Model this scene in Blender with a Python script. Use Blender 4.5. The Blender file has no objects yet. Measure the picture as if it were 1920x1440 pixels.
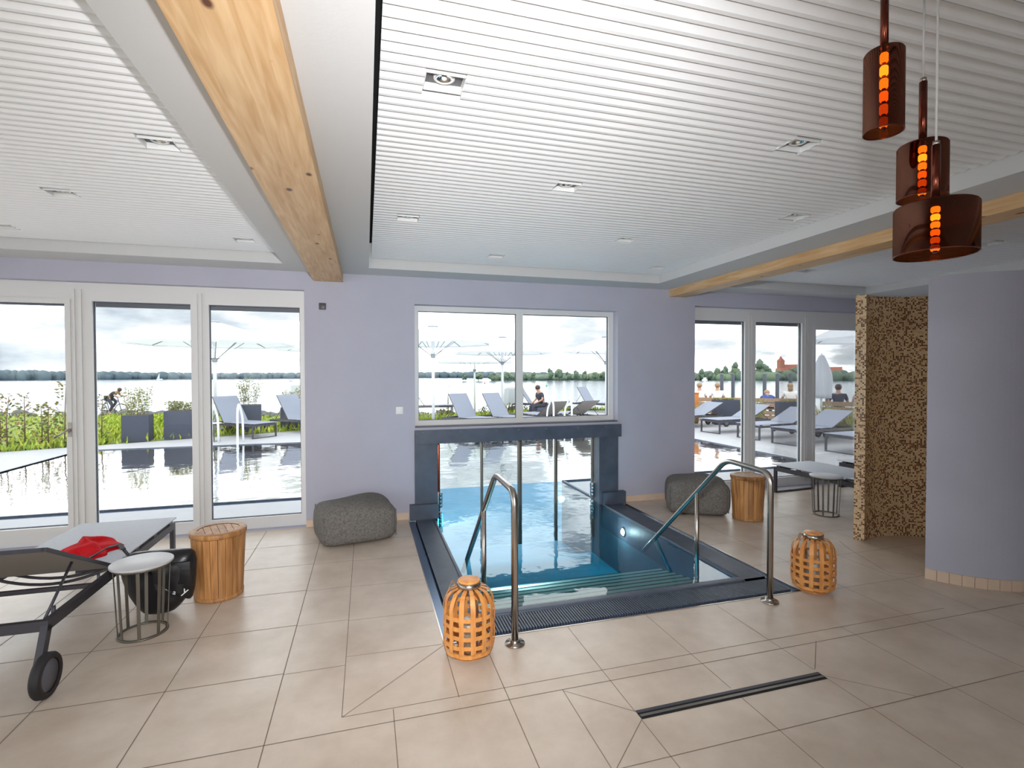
import bpy, bmesh, math, random
from math import sin, cos, pi, radians, atan2, sqrt
from mathutils import Vector, Matrix

scene = bpy.context.scene
COL = scene.collection

# ------------------------------------------------------------------ camera
cam_d = bpy.data.cameras.new('camera')
cam = bpy.data.objects.new('camera', cam_d)
COL.objects.link(cam)
YAW, PITCH, ROLL = 0.282673, -0.017789, -0.002496
fwd = Vector((sin(YAW)*cos(PITCH), cos(YAW)*cos(PITCH), sin(PITCH)))
rgt = Vector((cos(YAW), -sin(YAW), 0.0))
upv = rgt.cross(fwd)
r2 = rgt*cos(ROLL) + upv*sin(ROLL)
u2 = upv*cos(ROLL) - rgt*sin(ROLL)
cam.matrix_world = Matrix(((r2.x, u2.x, -fwd.x, 0.0), (r2.y, u2.y, -fwd.y, 0.0), (r2.z, u2.z, -fwd.z, 1.66), (0, 0, 0, 1)))
cam_d.sensor_fit = 'HORIZONTAL'
cam_d.sensor_width = 36.0
cam_d.lens = 961.6/1920*36
cam_d.shift_x = -5.8/1920
cam_d.shift_y = -2.5/1920
cam_d.clip_start = 0.05
cam_d.clip_end = 5000
scene.camera = cam

# ------------------------------------------------------------------ view
vs = scene.view_settings
scene.display_settings.display_device = 'sRGB'
vs.view_transform = 'Standard'
vs.look = 'None'
vs.gamma = 1.0
vs.use_curve_mapping = False
vs.exposure = 0.16

# ------------------------------------------------------------------ sky (bright broken overcast)
world = bpy.data.worlds.new('sky')
scene.world = world
world.use_nodes = True
wn, wl = world.node_tree.nodes, world.node_tree.links
wn.clear()
w_out = wn.new('ShaderNodeOutputWorld')
w_bg = wn.new('ShaderNodeBackground')
w_tc = wn.new('ShaderNodeTexCoord')
w_map = wn.new('ShaderNodeMapping')
w_map.inputs['Scale'].default_value = (1.0, 1.0, 3.2)
w_map.inputs['Location'].default_value = (0.35, 0.1, 0.0)
w_no = wn.new('ShaderNodeTexNoise')
w_no.inputs['Scale'].default_value = 2.3
w_no.inputs['Detail'].default_value = 6
w_no.inputs['Roughness'].default_value = 0.55
w_ramp = wn.new('ShaderNodeValToRGB')
w_ramp.color_ramp.elements[0].position = 0.36
w_ramp.color_ramp.elements[0].color = (0.55, 0.62, 0.71, 1)
w_ramp.color_ramp.elements[1].position = 0.50
w_ramp.color_ramp.elements[1].color = (3.2, 3.27, 3.36, 1)
e = w_ramp.color_ramp.elements.new(0.43)
e.color = (0.92, 0.97, 1.03, 1)
wl.new(w_tc.outputs['Generated'], w_map.inputs['Vector'])
wl.new(w_map.outputs['Vector'], w_no.inputs['Vector'])
wl.new(w_no.outputs['Fac'], w_ramp.inputs['Fac'])
wl.new(w_ramp.outputs['Color'], w_bg.inputs['Color'])
w_bg.inputs['Strength'].default_value = 1.0
wl.new(w_bg.outputs['Background'], w_out.inputs['Surface'])

# ------------------------------------------------------------------ the photographer's flash, above the lens
fl_d = bpy.data.lights.new('camera_flash', 'SPOT')
fl_d.energy = 430
fl_d.spot_size = radians(108)
fl_d.spot_blend = 1.0
fl_d.color = (0.97, 0.98, 1.0)
fl_d.shadow_soft_size = 0.035
fl = bpy.data.objects.new('camera_flash', fl_d)
COL.objects.link(fl)
fl.location = (0.04, 0.02, 1.97)
fl.rotation_euler = (radians(86), 0, radians(-8))

# soft veiled sun behind the clouds
sun_d = bpy.data.lights.new('sun', 'SUN')
sun_d.energy = 1.0
sun_d.angle = radians(25)
sun_d.color = (1.0, 0.96, 0.9)
sun = bpy.data.objects.new('sun', sun_d)
COL.objects.link(sun)
sun.rotation_euler = (radians(35), radians(-20), 0)

# ------------------------------------------------------------------ material helpers
MATS = {}
def nt(name):
    m = bpy.data.materials.new(name)
    m.use_nodes = True
    MATS[name] = m
    n, l = m.node_tree.nodes, m.node_tree.links
    return m, n, l, n['Principled BSDF']

def rgb(r, g, b):
    """sRGB 0-255 to linear"""
    f = lambda c: (c/255/12.92) if c/255 <= 0.04045 else ((c/255+0.055)/1.055)**2.4
    return (f(r), f(g), f(b), 1.0)

def mat(name, col, rough=0.6, metal=0.0, var=0.0, vscale=8.0, bump=0.0, bscale=40.0, spec=0.5, stretch=(1, 1, 1)):
    m, n, l, b = nt(name)
    b.inputs['Roughness'].default_value = rough
    b.inputs['Metallic'].default_value = metal
    b.inputs['Specular IOR Level'].default_value = spec
    b.inputs['Base Color'].default_value = col
    if var > 0 or bump > 0:
        tc = n.new('ShaderNodeTexCoord')
        mp = n.new('ShaderNodeMapping')
        mp.inputs['Scale'].default_value = stretch
        l.new(tc.outputs['Object'], mp.inputs['Vector'])
    if var > 0:
        no = n.new('ShaderNodeTexNoise')
        no.inputs['Scale'].default_value = vscale
        no.inputs['Detail'].default_value = 4
        l.new(mp.outputs['Vector'], no.inputs['Vector'])
        mr = n.new('ShaderNodeMapRange')
        mr.inputs['From Min'].default_value = 0.3
        mr.inputs['From Max'].default_value = 0.7
        mr.inputs['To Min'].default_value = 1-var
        mr.inputs['To Max'].default_value = 1+var
        l.new(no.outputs['Fac'], mr.inputs['Value'])
        vm = n.new('ShaderNodeVectorMath')
        vm.operation = 'SCALE'
        vm.inputs[0].default_value = col[:3]
        l.new(mr.outputs['Result'], vm.inputs['Scale'])
        l.new(vm.outputs['Vector'], b.inputs['Base Color'])
    if bump > 0:
        nb = n.new('ShaderNodeTexNoise')
        nb.inputs['Scale'].default_value = bscale
        nb.inputs['Detail'].default_value = 3
        l.new(mp.outputs['Vector'], nb.inputs['Vector'])
        bp = n.new('ShaderNodeBump')
        bp.inputs['Strength'].default_value = bump
        bp.inputs['Distance'].default_value = 0.01
        l.new(nb.outputs['Fac'], bp.inputs['Height'])
        l.new(bp.outputs['Normal'], b.inputs['Normal'])
    return m

def wood(name, c1, c2, knot, axis, scale=6.0, rough=0.5, knots=True, island=0.0):
    m, n, l, b = nt(name)
    b.inputs['Roughness'].default_value = rough
    tc = n.new('ShaderNodeTexCoord')
    mp = n.new('ShaderNodeMapping')
    s = [7.0, 7.0, 7.0]
    s['xyz'.index(axis)] = 0.55
    mp.inputs['Scale'].default_value = s
    l.new(tc.outputs['Object'], mp.inputs['Vector'])
    no = n.new('ShaderNodeTexNoise')
    no.inputs['Scale'].default_value = scale
    no.inputs['Detail'].default_value = 6
    no.inputs['Distortion'].default_value = 0.6
    l.new(mp.outputs['Vector'], no.inputs['Vector'])
    cr = n.new('ShaderNodeValToRGB')
    cr.color_ramp.elements[0].position = 0.32
    cr.color_ramp.elements[0].color = c1
    cr.color_ramp.elements[1].position = 0.68
    cr.color_ramp.elements[1].color = c2
    l.new(no.outputs['Fac'], cr.inputs['Fac'])
    out = cr.outputs['Color']
    if knots:
        mk = n.new('ShaderNodeMapping')
        s2 = [5.5, 5.5, 5.5]
        s2['xyz'.index(axis)] = 3.4
        mk.inputs['Scale'].default_value = s2
        l.new(tc.outputs['Object'], mk.inputs['Vector'])
        vo = n.new('ShaderNodeTexVoronoi')
        vo.inputs['Scale'].default_value = 1.0
        l.new(mk.outputs['Vector'], vo.inputs['Vector'])
        kr = n.new('ShaderNodeValToRGB')
        kr.color_ramp.elements[0].position = 0.055
        kr.color_ramp.elements[0].color = (1, 1, 1, 1)
        kr.color_ramp.elements[1].position = 0.11
        kr.color_ramp.elements[1].color = (0, 0, 0, 1)
        l.new(vo.outputs['Distance'], kr.inputs['Fac'])
        mx = n.new('ShaderNodeMix')
        mx.data_type = 'RGBA'
        l.new(kr.outputs['Color'], mx.inputs['Factor'])
        l.new(out, mx.inputs[6])
        mx.inputs[7].default_value = knot
        out = mx.outputs[2]
    if island > 0:
        ge = n.new('ShaderNodeNewGeometry')
        mr = n.new('ShaderNodeMapRange')
        mr.inputs['To Min'].default_value = 1-island
        mr.inputs['To Max'].default_value = 1+island
        l.new(ge.outputs['Random Per Island'], mr.inputs['Value'])
        vm = n.new('ShaderNodeVectorMath')
        vm.operation = 'SCALE'
        l.new(out, vm.inputs[0])
        l.new(mr.outputs['Result'], vm.inputs['Scale'])
        out = vm.outputs['Vector']
    l.new(out, b.inputs['Base Color'])
    return m

def leafmat(name, c1, c2):
    m, n, l, b = nt(name)
    b.inputs['Roughness'].default_value = 0.55
    ge = n.new('ShaderNodeNewGeometry')
    mx = n.new('ShaderNodeMix')
    mx.data_type = 'RGBA'
    l.new(ge.outputs['Random Per Island'], mx.inputs['Factor'])
    mx.inputs[6].default_value = c1
    mx.inputs[7].default_value = c2
    l.new(mx.outputs[2], b.inputs['Base Color'])
    return m

def clear_glass(name, tint=(0.97, 0.985, 0.98, 1), refl=1.0, ior=1.45):
    m, n, l, b = nt(name)
    n.remove(b)
    out = n['Material Output']
    tr = n.new('ShaderNodeBsdfTransparent')
    tr.inputs['Color'].default_value = tint
    gl = n.new('ShaderNodeBsdfGlossy')
    gl.inputs['Roughness'].default_value = 0.0
    fr = n.new('ShaderNodeFresnel')
    fr.inputs['IOR'].default_value = ior
    mu = n.new('ShaderNodeMath')
    mu.operation = 'MULTIPLY'
    mu.inputs[1].default_value = refl
    mx = n.new('ShaderNodeMixShader')
    l.new(fr.outputs['Fac'], mu.inputs[0])
    l.new(mu.outputs[0], mx.inputs['Fac'])
    l.new(tr.outputs[0], mx.inputs[1])
    l.new(gl.outputs[0], mx.inputs[2])
    l.new(mx.outputs[0], out.inputs['Surface'])
    return m

def watermat(name, tint, bscale, bstr, stretch=(1, 1, 1), deep=None, dist=0.02, rough=0.02, ior=1.33):
    m, n, l, b = nt(name)
    n.remove(b)
    out = n['Material Output']
    tc = n.new('ShaderNodeTexCoord')
    mp = n.new('ShaderNodeMapping')
    mp.inputs['Scale'].default_value = stretch
    l.new(tc.outputs['Object'], mp.inputs['Vector'])
    no = n.new('ShaderNodeTexNoise')
    no.inputs['Scale'].default_value = bscale
    no.inputs['Detail'].default_value = 2.5
    l.new(mp.outputs['Vector'], no.inputs['Vector'])
    bp = n.new('ShaderNodeBump')
    bp.inputs['Strength'].default_value = bstr
    bp.inputs['Distance'].default_value = dist
    l.new(no.outputs['Fac'], bp.inputs['Height'])
    if deep is None:
        base = n.new('ShaderNodeBsdfTransparent')
        base.inputs['Color'].default_value = tint
    else:
        base = n.new('ShaderNodeBsdfDiffuse')
        base.inputs['Color'].default_value = deep
    gl = n.new('ShaderNodeBsdfGlossy')
    gl.inputs['Roughness'].default_value = rough
    l.new(bp.outputs['Normal'], gl.inputs['Normal'])
    fr = n.new('ShaderNodeFresnel')
    fr.inputs['IOR'].default_value = ior
    l.new(bp.outputs['Normal'], fr.inputs['Normal'])
    mx = n.new('ShaderNodeMixShader')
    l.new(fr.outputs['Fac'], mx.inputs['Fac'])
    l.new(base.outputs[0], mx.inputs[1])
    l.new(gl.outputs[0], mx.inputs[2])
    l.new(mx.outputs[0], out.inputs['Surface'])
    return m

def emit(name, col, s):
    m, n, l, b = nt(name)
    b.inputs['Base Color'].default_value = col
    b.inputs['Emission Color'].default_value = col
    b.inputs['Emission Strength'].default_value = s
    return m

def canvasmat():
    m, n, l, b = nt('white_parasol_canvas')
    n.remove(b)
    out = n['Material Output']
    df = n.new('ShaderNodeBsdfDiffuse')
    df.inputs['Color'].default_value = rgb(214, 217, 222)
    tl = n.new('ShaderNodeBsdfTranslucent')
    tl.inputs['Color'].default_value = rgb(214, 217, 222)
    mx = n.new('ShaderNodeMixShader')
    mx.inputs['Fac'].default_value = 0.42
    l.new(df.outputs[0], mx.inputs[1])
    l.new(tl.outputs[0], mx.inputs[2])
    l.new(mx.outputs[0], out.inputs['Surface'])
    return m

# ------------------------------------------------------------------ materials
M_soffit = mat('soffit_white_plaster', rgb(208, 207, 206), 0.8, bump=0.05, bscale=60)
M_slat = mat('white_lacquered_slats', rgb(243, 243, 243), 0.5)
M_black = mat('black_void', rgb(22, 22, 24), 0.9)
M_lav = mat('lavender_wall_paint', rgb(184, 183, 197), 0.8, var=0.03, vscale=2.0, bump=0.12, bscale=90)
M_ext = mat('white_render', rgb(225, 225, 225), 0.8)
M_frame = mat('white_window_frame', rgb(226, 224, 222), 0.4)
M_gasket = mat('dark_gasket', rgb(70, 78, 90), 0.6)
M_slate = mat('black_slate', rgb(76, 84, 98), 0.45, var=0.16, vscale=7, bump=0.12, bscale=30)
M_pine = wood('pine_glulam', rgb(200, 156, 106), rgb(226, 190, 144), rgb(96, 54, 36), 'y', 5.0, 0.5)
M_teak = wood('teak_staves', rgb(150, 98, 52), rgb(206, 150, 92), rgb(90, 50, 25), 'z', 4.0, 0.5, knots=False, island=0.22)
M_bamboo = wood('bamboo_strip', rgb(206, 130, 62), rgb(232, 164, 92), rgb(90, 50, 25), 'z', 4.0, 0.42, knots=False, island=0.1)
M_steel = mat('brushed_steel', rgb(176, 168, 160), 0.24, 1.0)
M_chrome = mat('chrome', rgb(220, 220, 220), 0.08, 1.0)
M_anth = mat('anthracite_metal', rgb(74, 72, 78), 0.42, 0.3)
M_sling = mat('grey_sling_fabric', rgb(196, 199, 206), 0.7, var=0.04, vscale=60, bump=0.15, bscale=400)
M_sling_dimmed = mat('grey_sling_dimmed', rgb(124, 130, 144), 0.75, var=0.04, vscale=60)  # same sling as indoors, colour darkened to offset the strong outdoor light
M_slingback = mat('taupe_sling_back', rgb(140, 134, 128), 0.8)
M_rubber = mat('black_rubber', rgb(38, 34, 36), 0.6)
M_hub = mat('grey_plastic_hub', rgb(98, 98, 106), 0.5)
M_pouf = mat('charcoal_woven_fabric', rgb(120, 116, 111), 0.95, var=0.28, vscale=55, bump=0.5, bscale=160, spec=0.1)
M_tabtop = mat('pale_grey_laminate', rgb(196, 194, 196), 0.4)
M_bronze = mat('bronze_grey_metal', rgb(112, 106, 96), 0.4, 0.6)
M_red = mat('red_towelling', rgb(206, 14, 26), 0.85, var=0.15, vscale=14, bump=0.3, bscale=80, spec=0.2)
M_bag = mat('black_nylon', rgb(26, 25, 28), 0.32, bump=0.4, bscale=14)
M_white = mat('white_plastic', rgb(236, 236, 234), 0.45)
M_grey = mat('grey_plastic', rgb(84, 82, 84), 0.5)
M_candle = mat('ivory_wax', rgb(236, 230, 218), 0.5)
M_glass = clear_glass('window_glass', refl=0.55)
M_gateglass = clear_glass('gate_glass', tint=(0.93, 0.97, 0.97, 1), refl=0.5)
M_jar = clear_glass('jar_glass', refl=0.8)
M_water = watermat('indoor_pool_water', (0.70, 0.92, 0.95, 1), 5.0, 0.10, ior=1.48)
M_water2 = watermat('outdoor_pool_water', (0.62, 0.86, 0.92, 1), 2.0, 0.25, dist=.03, rough=.05)
M_lake = watermat('lake_water', None, 0.6, 0.6, (1, 0.5, 1), deep=rgb(120, 136, 156), dist=.45, rough=.12)
M_poolfloor = mat('teal_pool_lining', rgb(40, 150, 184), 0.6, var=0.06, vscale=3)
M_poolwall = mat('slate_blue_pool_wall', rgb(66, 100, 116), 0.6, var=0.1, vscale=5)
M_poolout = mat('dark_pool_tile', rgb(84, 128, 156), 0.6, var=0.1, vscale=3)
M_step = mat('pale_turquoise_step', rgb(222, 244, 238), 0.6)
M_channel = mat('blue_grey_metal_channel', rgb(92, 112, 140), 0.25, 0.5)
M_terrace = mat('pale_terrace_stone', rgb(158, 159, 163), 0.7, var=0.03, vscale=3)
M_planter = mat('slate_blue_planter', rgb(56, 61, 76), 0.6)
M_canvas = canvasmat()
M_mast = mat('white_lacquer_mast', rgb(232, 236, 240), 0.4)
M_rib = mat('grey_parasol_rib', rgb(150, 156, 164), 0.5)
M_leaf = leafmat('hedge_leaf', rgb(72, 96, 26), rgb(128, 104, 44))
M_leaf2 = leafmat('planter_leaf', rgb(96, 112, 44), rgb(150, 138, 74))
M_grass = leafmat('meadow_grass', rgb(112, 144, 22), rgb(168, 172, 48))
M_soil = mat('meadow_ground', rgb(100, 116, 32), 0.9, var=0.25, vscale=4)
M_bark = mat('brown_stem', rgb(96, 70, 48), 0.8)
M_rock = mat('shore_rock', rgb(84, 84, 84), 0.85, var=0.3, vscale=3)
M_far = leafmat('haze_tinted_foliage', rgb(52, 72, 82), rgb(68, 86, 92))  # blue of distance haze mixed into the leaf colour
M_treeleaf = leafmat('shore_tree_leaf', rgb(58, 78, 62), rgb(86, 104, 74))
M_brick = mat('red_brick', rgb(150, 98, 74), 0.8)
M_roof = mat('red_roof_tile', rgb(142, 80, 62), 0.8)
M_house = mat('pale_house_wall', rgb(170, 162, 154), 0.8)
M_orange = mat('orange_lacquer', rgb(180, 104, 30), 0.4)
M_bench = mat('pale_timber', rgb(150, 124, 100), 0.7, var=0.08, vscale=6)
M_post = mat('dark_grey_post', rgb(60, 66, 76), 0.6)
M_skin = mat('skin', rgb(176, 134, 112), 0.55)
M_cloth_white = mat('white_cotton', rgb(230, 228, 226), 0.85)
M_cloth_blue = mat('blue_cotton', rgb(34, 62, 130), 0.8)
M_cloth_dark = mat('dark_cotton', rgb(52, 54, 66), 0.85)
M_hair_dark = mat('dark_hair', rgb(62, 44, 38), 0.6)
M_hair_fair = mat('fair_hair', rgb(150, 122, 90), 0.6)
M_tileskirt = mat('beige_skirting_tile', rgb(222, 196, 172), 0.5, var=0.05, vscale=4)
M_green = mat('green_buoy_paint', rgb(70, 150, 120), 0.5)
M_buoyred = mat('red_buoy_paint', rgb(200, 60, 60), 0.5)
M_copper = mat('dark_copper_tube', rgb(104, 52, 38), 0.22, 0.9)
M_boat = mat('white_boat_hull', rgb(240, 240, 240), 0.4)
M_cord = mat('white_cord', rgb(206, 204, 202), 0.5)
M_glow = [emit('glowing_segment_%s' % k, c, s) for k, c, s in (('bright', (1.0, 0.62, 0.06, 1), 16.0), ('warm', (1.0, 0.45, 0.03, 1), 9.0), ('amber', (1.0, 0.32, 0.02, 1), 5.5), ('dim', (0.9, 0.22, 0.01, 1), 3.0), ('faint', (0.7, 0.12, 0.006, 1), 1.2))]

def shademat():
    m, n, l, b = nt('smoked_copper_glass')
    n.remove(b)
    out = n['Material Output']
    tr = n.new('ShaderNodeBsdfTransparent')
    tr.inputs['Color'].default_value = (0.20, 0.055, 0.018, 1)
    gl = n.new('ShaderNodeBsdfGlossy')
    gl.inputs['Color'].default_value = (0.34, 0.16, 0.11, 1)
    gl.inputs['Roughness'].default_value = 0.05
    lw = n.new('ShaderNodeLayerWeight')
    lw.inputs['Blend'].default_value = 0.35
    mr = n.new('ShaderNodeMapRange')
    mr.inputs['To Min'].default_value = 0.09
    mr.inputs['To Max'].default_value = 0.8
    mx = n.new('ShaderNodeMixShader')
    l.new(lw.outputs['Facing'], mr.inputs['Value'])
    l.new(mr.outputs['Result'], mx.inputs['Fac'])
    l.new(tr.outputs[0], mx.inputs[1])
    l.new(gl.outputs[0], mx.inputs[2])
    l.new(mx.outputs[0], out.inputs['Surface'])
    return m
M_shade = shademat()

def floormat():
    m, n, l, b = nt('beige_stone_tile')
    tc = n.new('ShaderNodeTexCoord')
    n1 = n.new('ShaderNodeTexNoise')
    n1.inputs['Scale'].default_value = 2.6
    n1.inputs['Detail'].default_value = 7
    n1.inputs['Roughness'].default_value = 0.62
    l.new(tc.outputs['Object'], n1.inputs['Vector'])
    cr = n.new('ShaderNodeValToRGB')
    cr.color_ramp.elements[0].position = 0.32
    cr.color_ramp.elements[0].color = rgb(196, 178, 160)
    cr.color_ramp.elements[1].position = 0.68
    cr.color_ramp.elements[1].color = rgb(218, 202, 186)
    l.new(n1.outputs['Fac'], cr.inputs['Fac'])
    ge = n.new('ShaderNodeNewGeometry')
    mr = n.new('ShaderNodeMapRange')
    mr.inputs['To Min'].default_value = 0.96
    mr.inputs['To Max'].default_value = 1.03
    l.new(ge.outputs['Random Per Island'], mr.inputs['Value'])
    vm = n.new('ShaderNodeVectorMath')
    vm.operation = 'SCALE'
    l.new(cr.outputs['Color'], vm.inputs[0])
    l.new(mr.outputs['Result'], vm.inputs['Scale'])
    l.new(vm.outputs['Vector'], b.inputs['Base Color'])
    b.inputs['Roughness'].default_value = 0.34
    b.inputs['Specular IOR Level'].default_value = 0.4
    return m
M_floor = floormat()
M_grout = mat('brown_grout', rgb(128, 112, 98), 0.8)

def mosaicmat():
    m, n, l, b = nt('beige_brown_mosaic')
    uv = n.new('ShaderNodeUVMap')
    mp = n.new('ShaderNodeMapping')
    p = 1/0.0155
    mp.inputs['Scale'].default_value = (p, p, 1)
    l.new(uv.outputs['UV'], mp.inputs['Vector'])
    fl_ = n.new('ShaderNodeVectorMath')
    fl_.operation = 'FLOOR'
    l.new(mp.outputs['Vector'], fl_.inputs[0])
    wh = n.new('ShaderNodeTexWhiteNoise')
    wh.noise_dimensions = '2D'
    l.new(fl_.outputs['Vector'], wh.inputs['Vector'])
    cr = n.new('ShaderNodeValToRGB')
    cr.color_ramp.interpolation = 'CONSTANT'
    els = cr.color_ramp.elements
    els[0].position = 0.0
    els[0].color = rgb(218, 188, 146)
    els[1].position = 0.30
    els[1].color = rgb(232, 204, 162)
    for ps, c in ((0.55, rgb(206, 170, 126)), (0.64, rgb(112, 68, 46)), (0.82, rgb(140, 88, 58)), (0.93, rgb(64, 38, 30))):
        el = els.new(ps)
        el.color = c
    l.new(wh.outputs['Value'], cr.inputs['Fac'])
    frc = n.new('ShaderNodeVectorMath')
    frc.operation = 'FRACTION'
    l.new(mp.outputs['Vector'], frc.inputs[0])
    sx = n.new('ShaderNodeSeparateXYZ')
    l.new(frc.outputs['Vector'], sx.inputs[0])
    mn = n.new('ShaderNodeMath')
    mn.operation = 'MINIMUM'
    l.new(sx.outputs['X'], mn.inputs[0])
    l.new(sx.outputs['Y'], mn.inputs[1])
    lt = n.new('ShaderNodeMath')
    lt.operation = 'LESS_THAN'
    lt.inputs[1].default_value = 0.12
    l.new(mn.outputs[0], lt.inputs[0])
    mx = n.new('ShaderNodeMix')
    mx.data_type = 'RGBA'
    l.new(lt.outputs[0], mx.inputs['Factor'])
    l.new(cr.outputs['Color'], mx.inputs[6])
    mx.inputs[7].default_value = rgb(204, 176, 140)
    l.new(mx.outputs[2], b.inputs['Base Color'])
    b.inputs['Roughness'].default_value = 0.25
    return m
M_mosaic = mosaicmat()

# ------------------------------------------------------------------ mesh helpers
class MB:
    """collects shapes and links them as one mesh object"""
    def __init__(self):
        self.bm = bmesh.new()
    def face(self, pts, mi=0, smooth=False):
        f = self.bm.faces.new([self.bm.verts.new(p) for p in pts])
        f.material_index = mi
        f.smooth = smooth
        return f
    def box(self, x0, x1, y0, y1, z0, z1, mi=0, M=None):
        c = [(x0, y0, z0), (x1, y0, z0), (x1, y1, z0), (x0, y1, z0), (x0, y0, z1), (x1, y0, z1), (x1, y1, z1), (x0, y1, z1)]
        v = [self.bm.verts.new(M @ Vector(p) if M else p) for p in c]
        for q in ((0, 3, 2, 1), (4, 5, 6, 7), (0, 1, 5, 4), (1, 2, 6, 5), (2, 3, 7, 6), (3, 0, 4, 7)):
            f = self.bm.faces.new([v[i] for i in q])
            f.material_index = mi
        return self
    def rbox(self, x0, x1, y0, y1, z0, z1, r, seg=2, M=None, mi=0):
        t = bmesh.new()
        tm = MB.__new__(MB)
        tm.bm = t
        tm.box(x0, x1, y0, y1, z0, z1)
        bmesh.ops.bevel(t, geom=list(t.edges), offset=r, segments=seg, affect='EDGES', profile=0.5)
        self.merge(t, M, mi, True)
        return self
    def merge(self, t, M=None, mi=0, smooth=True):
        mp = {}
        for v in t.verts:
            mp[v] = self.bm.verts.new(M @ v.co if M else v.co)
        for f in t.faces:
            try:
                g = self.bm.faces.new([mp[v] for v in f.verts])
                g.smooth = smooth
                g.material_index = mi
            except ValueError:
                pass
        t.free()
    def prism(self, poly, axis, a0, a1, mi=0):
        """poly: 2D outline in the two other axes (cyclic order), extruded along axis"""
        def P(q, a):
            if axis == 'x': return (a, q[0], q[1])
            if axis == 'y': return (q[0], a, q[1])
            return (q[0], q[1], a)
        A = [self.bm.verts.new(P(q, a0)) for q in poly]
        B = [self.bm.verts.new(P(q, a1)) for q in poly]
        n = len(poly)
        for i in range(n):
            f = self.bm.faces.new((A[i], A[(i+1) % n], B[(i+1) % n], B[i]))
            f.material_index = mi
        for c in (A[::-1], B):
            f = self.bm.faces.new(c)
            f.material_index = mi
        return self
    def tube(self, pts, r, seg=10, closed=False, mi=0, caps=True, smooth=True):
        pts = [Vector(p) for p in pts]
        n = len(pts)
        rr = r if isinstance(r, (list, tuple)) else [r]*n
        rings = []
        nrm = None
        for i, p in enumerate(pts):
            if closed:
                t = (pts[(i+1) % n]-pts[i-1]).normalized()
            else:
                t = (pts[min(i+1, n-1)]-pts[max(i-1, 0)]).normalized()
            if nrm is None:
                a = Vector((0, 0, 1)) if abs(t.z) < 0.9 else Vector((1, 0, 0))
                nrm = t.cross(a).normalized()
            else:
                nrm = (nrm - t*nrm.dot(t)).normalized()
            b = t.cross(nrm)
            rings.append([self.bm.verts.new(p + nrm*(rr[i]*cos(2*pi*k/seg)) + b*(rr[i]*sin(2*pi*k/seg))) for k in range(seg)])
        m = n if closed else n-1
        for i in range(m):
            A, B = rings[i], rings[(i+1) % n]
            for k in range(seg):
                f = self.bm.faces.new((A[k], A[(k+1) % seg], B[(k+1) % seg], B[k]))
                f.smooth = smooth
                f.material_index = mi
        if not closed and caps:
            for c in (rings[0][::-1], rings[-1]):
                f = self.bm.faces.new(c)
                f.material_index = mi
        return self
    def bar(self, p0, p1, w, h, mi=0, side=None):
        """rectangular bar from p0 to p1"""
        p0, p1 = Vector(p0), Vector(p1)
        t = (p1-p0).normalized()
        s = Vector(side) if side else (Vector((0, 0, 1)).cross(t) if abs(t.z) < 0.95 else Vector((1, 0, 0)))
        s = (s - t*s.dot(t)).normalized()
        u = t.cross(s)
        v = []
        for p in (p0, p1):
            for a, b in ((-1, -1), (1, -1), (1, 1), (-1, 1)):
                v.append(self.bm.verts.new(p + s*(a*w/2) + u*(b*h/2)))
        for q in ((3, 2, 1, 0), (4, 5, 6, 7), (0, 1, 5, 4), (1, 2, 6, 5), (2, 3, 7, 6), (3, 0, 4, 7)):
            f = self.bm.faces.new([v[i] for i in q])
            f.material_index = mi
        return self
    def lathe(self, prof, seg=32, c=(0, 0, 0), mi=0, smooth=True, M=None, a0=0.0, a1=2*pi):
        """prof: (r, z) list"""
        full = abs(a1-a0-2*pi) < 1e-6
        cols = []
        ns = seg if full else seg+1
        for k in range(ns):
            a = a0+(a1-a0)*k/seg
            col = []
            for r, z in prof:
                p = Vector((c[0]+r*cos(a), c[1]+r*sin(a), c[2]+z))
                col.append(self.bm.verts.new(M @ p if M else p))
            cols.append(col)
        for k in range(seg):
            A, B = cols[k], cols[(k+1) % ns]
            for i in range(len(prof)-1):
                f = self.bm.faces.new((A[i], B[i], B[i+1], A[i+1]))
                f.smooth = smooth
                f.material_index = mi
        return self
    def ball(self, c, r, seg=12, sc=(1, 1, 1), mi=0, M=None):
        t = bmesh.new()
        bmesh.ops.create_uvsphere(t, u_segments=seg, v_segments=max(6, seg*2//3), radius=r)
        for v in t.verts:
            v.co = Vector((v.co.x*sc[0]+c[0], v.co.y*sc[1]+c[1], v.co.z*sc[2]+c[2]))
        self.merge(t, M, mi)
        return self
    def leaf(self, p, d, w, h, rnd, mi=0):
        d = Vector(d).normalized()
        s = d.cross(Vector((rnd.uniform(-1, 1), rnd.uniform(-1, 1), rnd.uniform(-1, 1)))).normalized()
        p = Vector(p)
        k = d.cross(s)*h*0.15
        v = [self.bm.verts.new(q) for q in (p, p+d*h*0.5+s*w/2+k, p+d*h, p+d*h*0.5-s*w/2+k)]
        f = self.bm.faces.new(v)
        f.material_index = mi
    def build(self, name, mats, parent=None, clean=True, **props):
        if clean:
            bmesh.ops.remove_doubles(self.bm, verts=self.bm.verts, dist=1e-6)
            bmesh.ops.recalc_face_normals(self.bm, faces=self.bm.faces)
        me = bpy.data.meshes.new(name)
        self.bm.to_mesh(me)
        self.bm.free()
        for m in (mats if isinstance(mats, (list, tuple)) else [mats]):
            me.materials.append(m)
        o = bpy.data.objects.new(name, me)
        COL.objects.link(o)
        if parent:
            o.parent = parent
        for k, v in props.items():
            o[k] = v
        return o

def empty(name, loc, rz=0.0, label=None, cat=None, group=None, kind=None):
    o = bpy.data.objects.new(name, None)
    COL.objects.link(o)
    o.empty_display_size = 0.1
    o.location = loc
    o.rotation_euler = (0, 0, rz)
    return tag(o, label, cat, group, kind)

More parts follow.
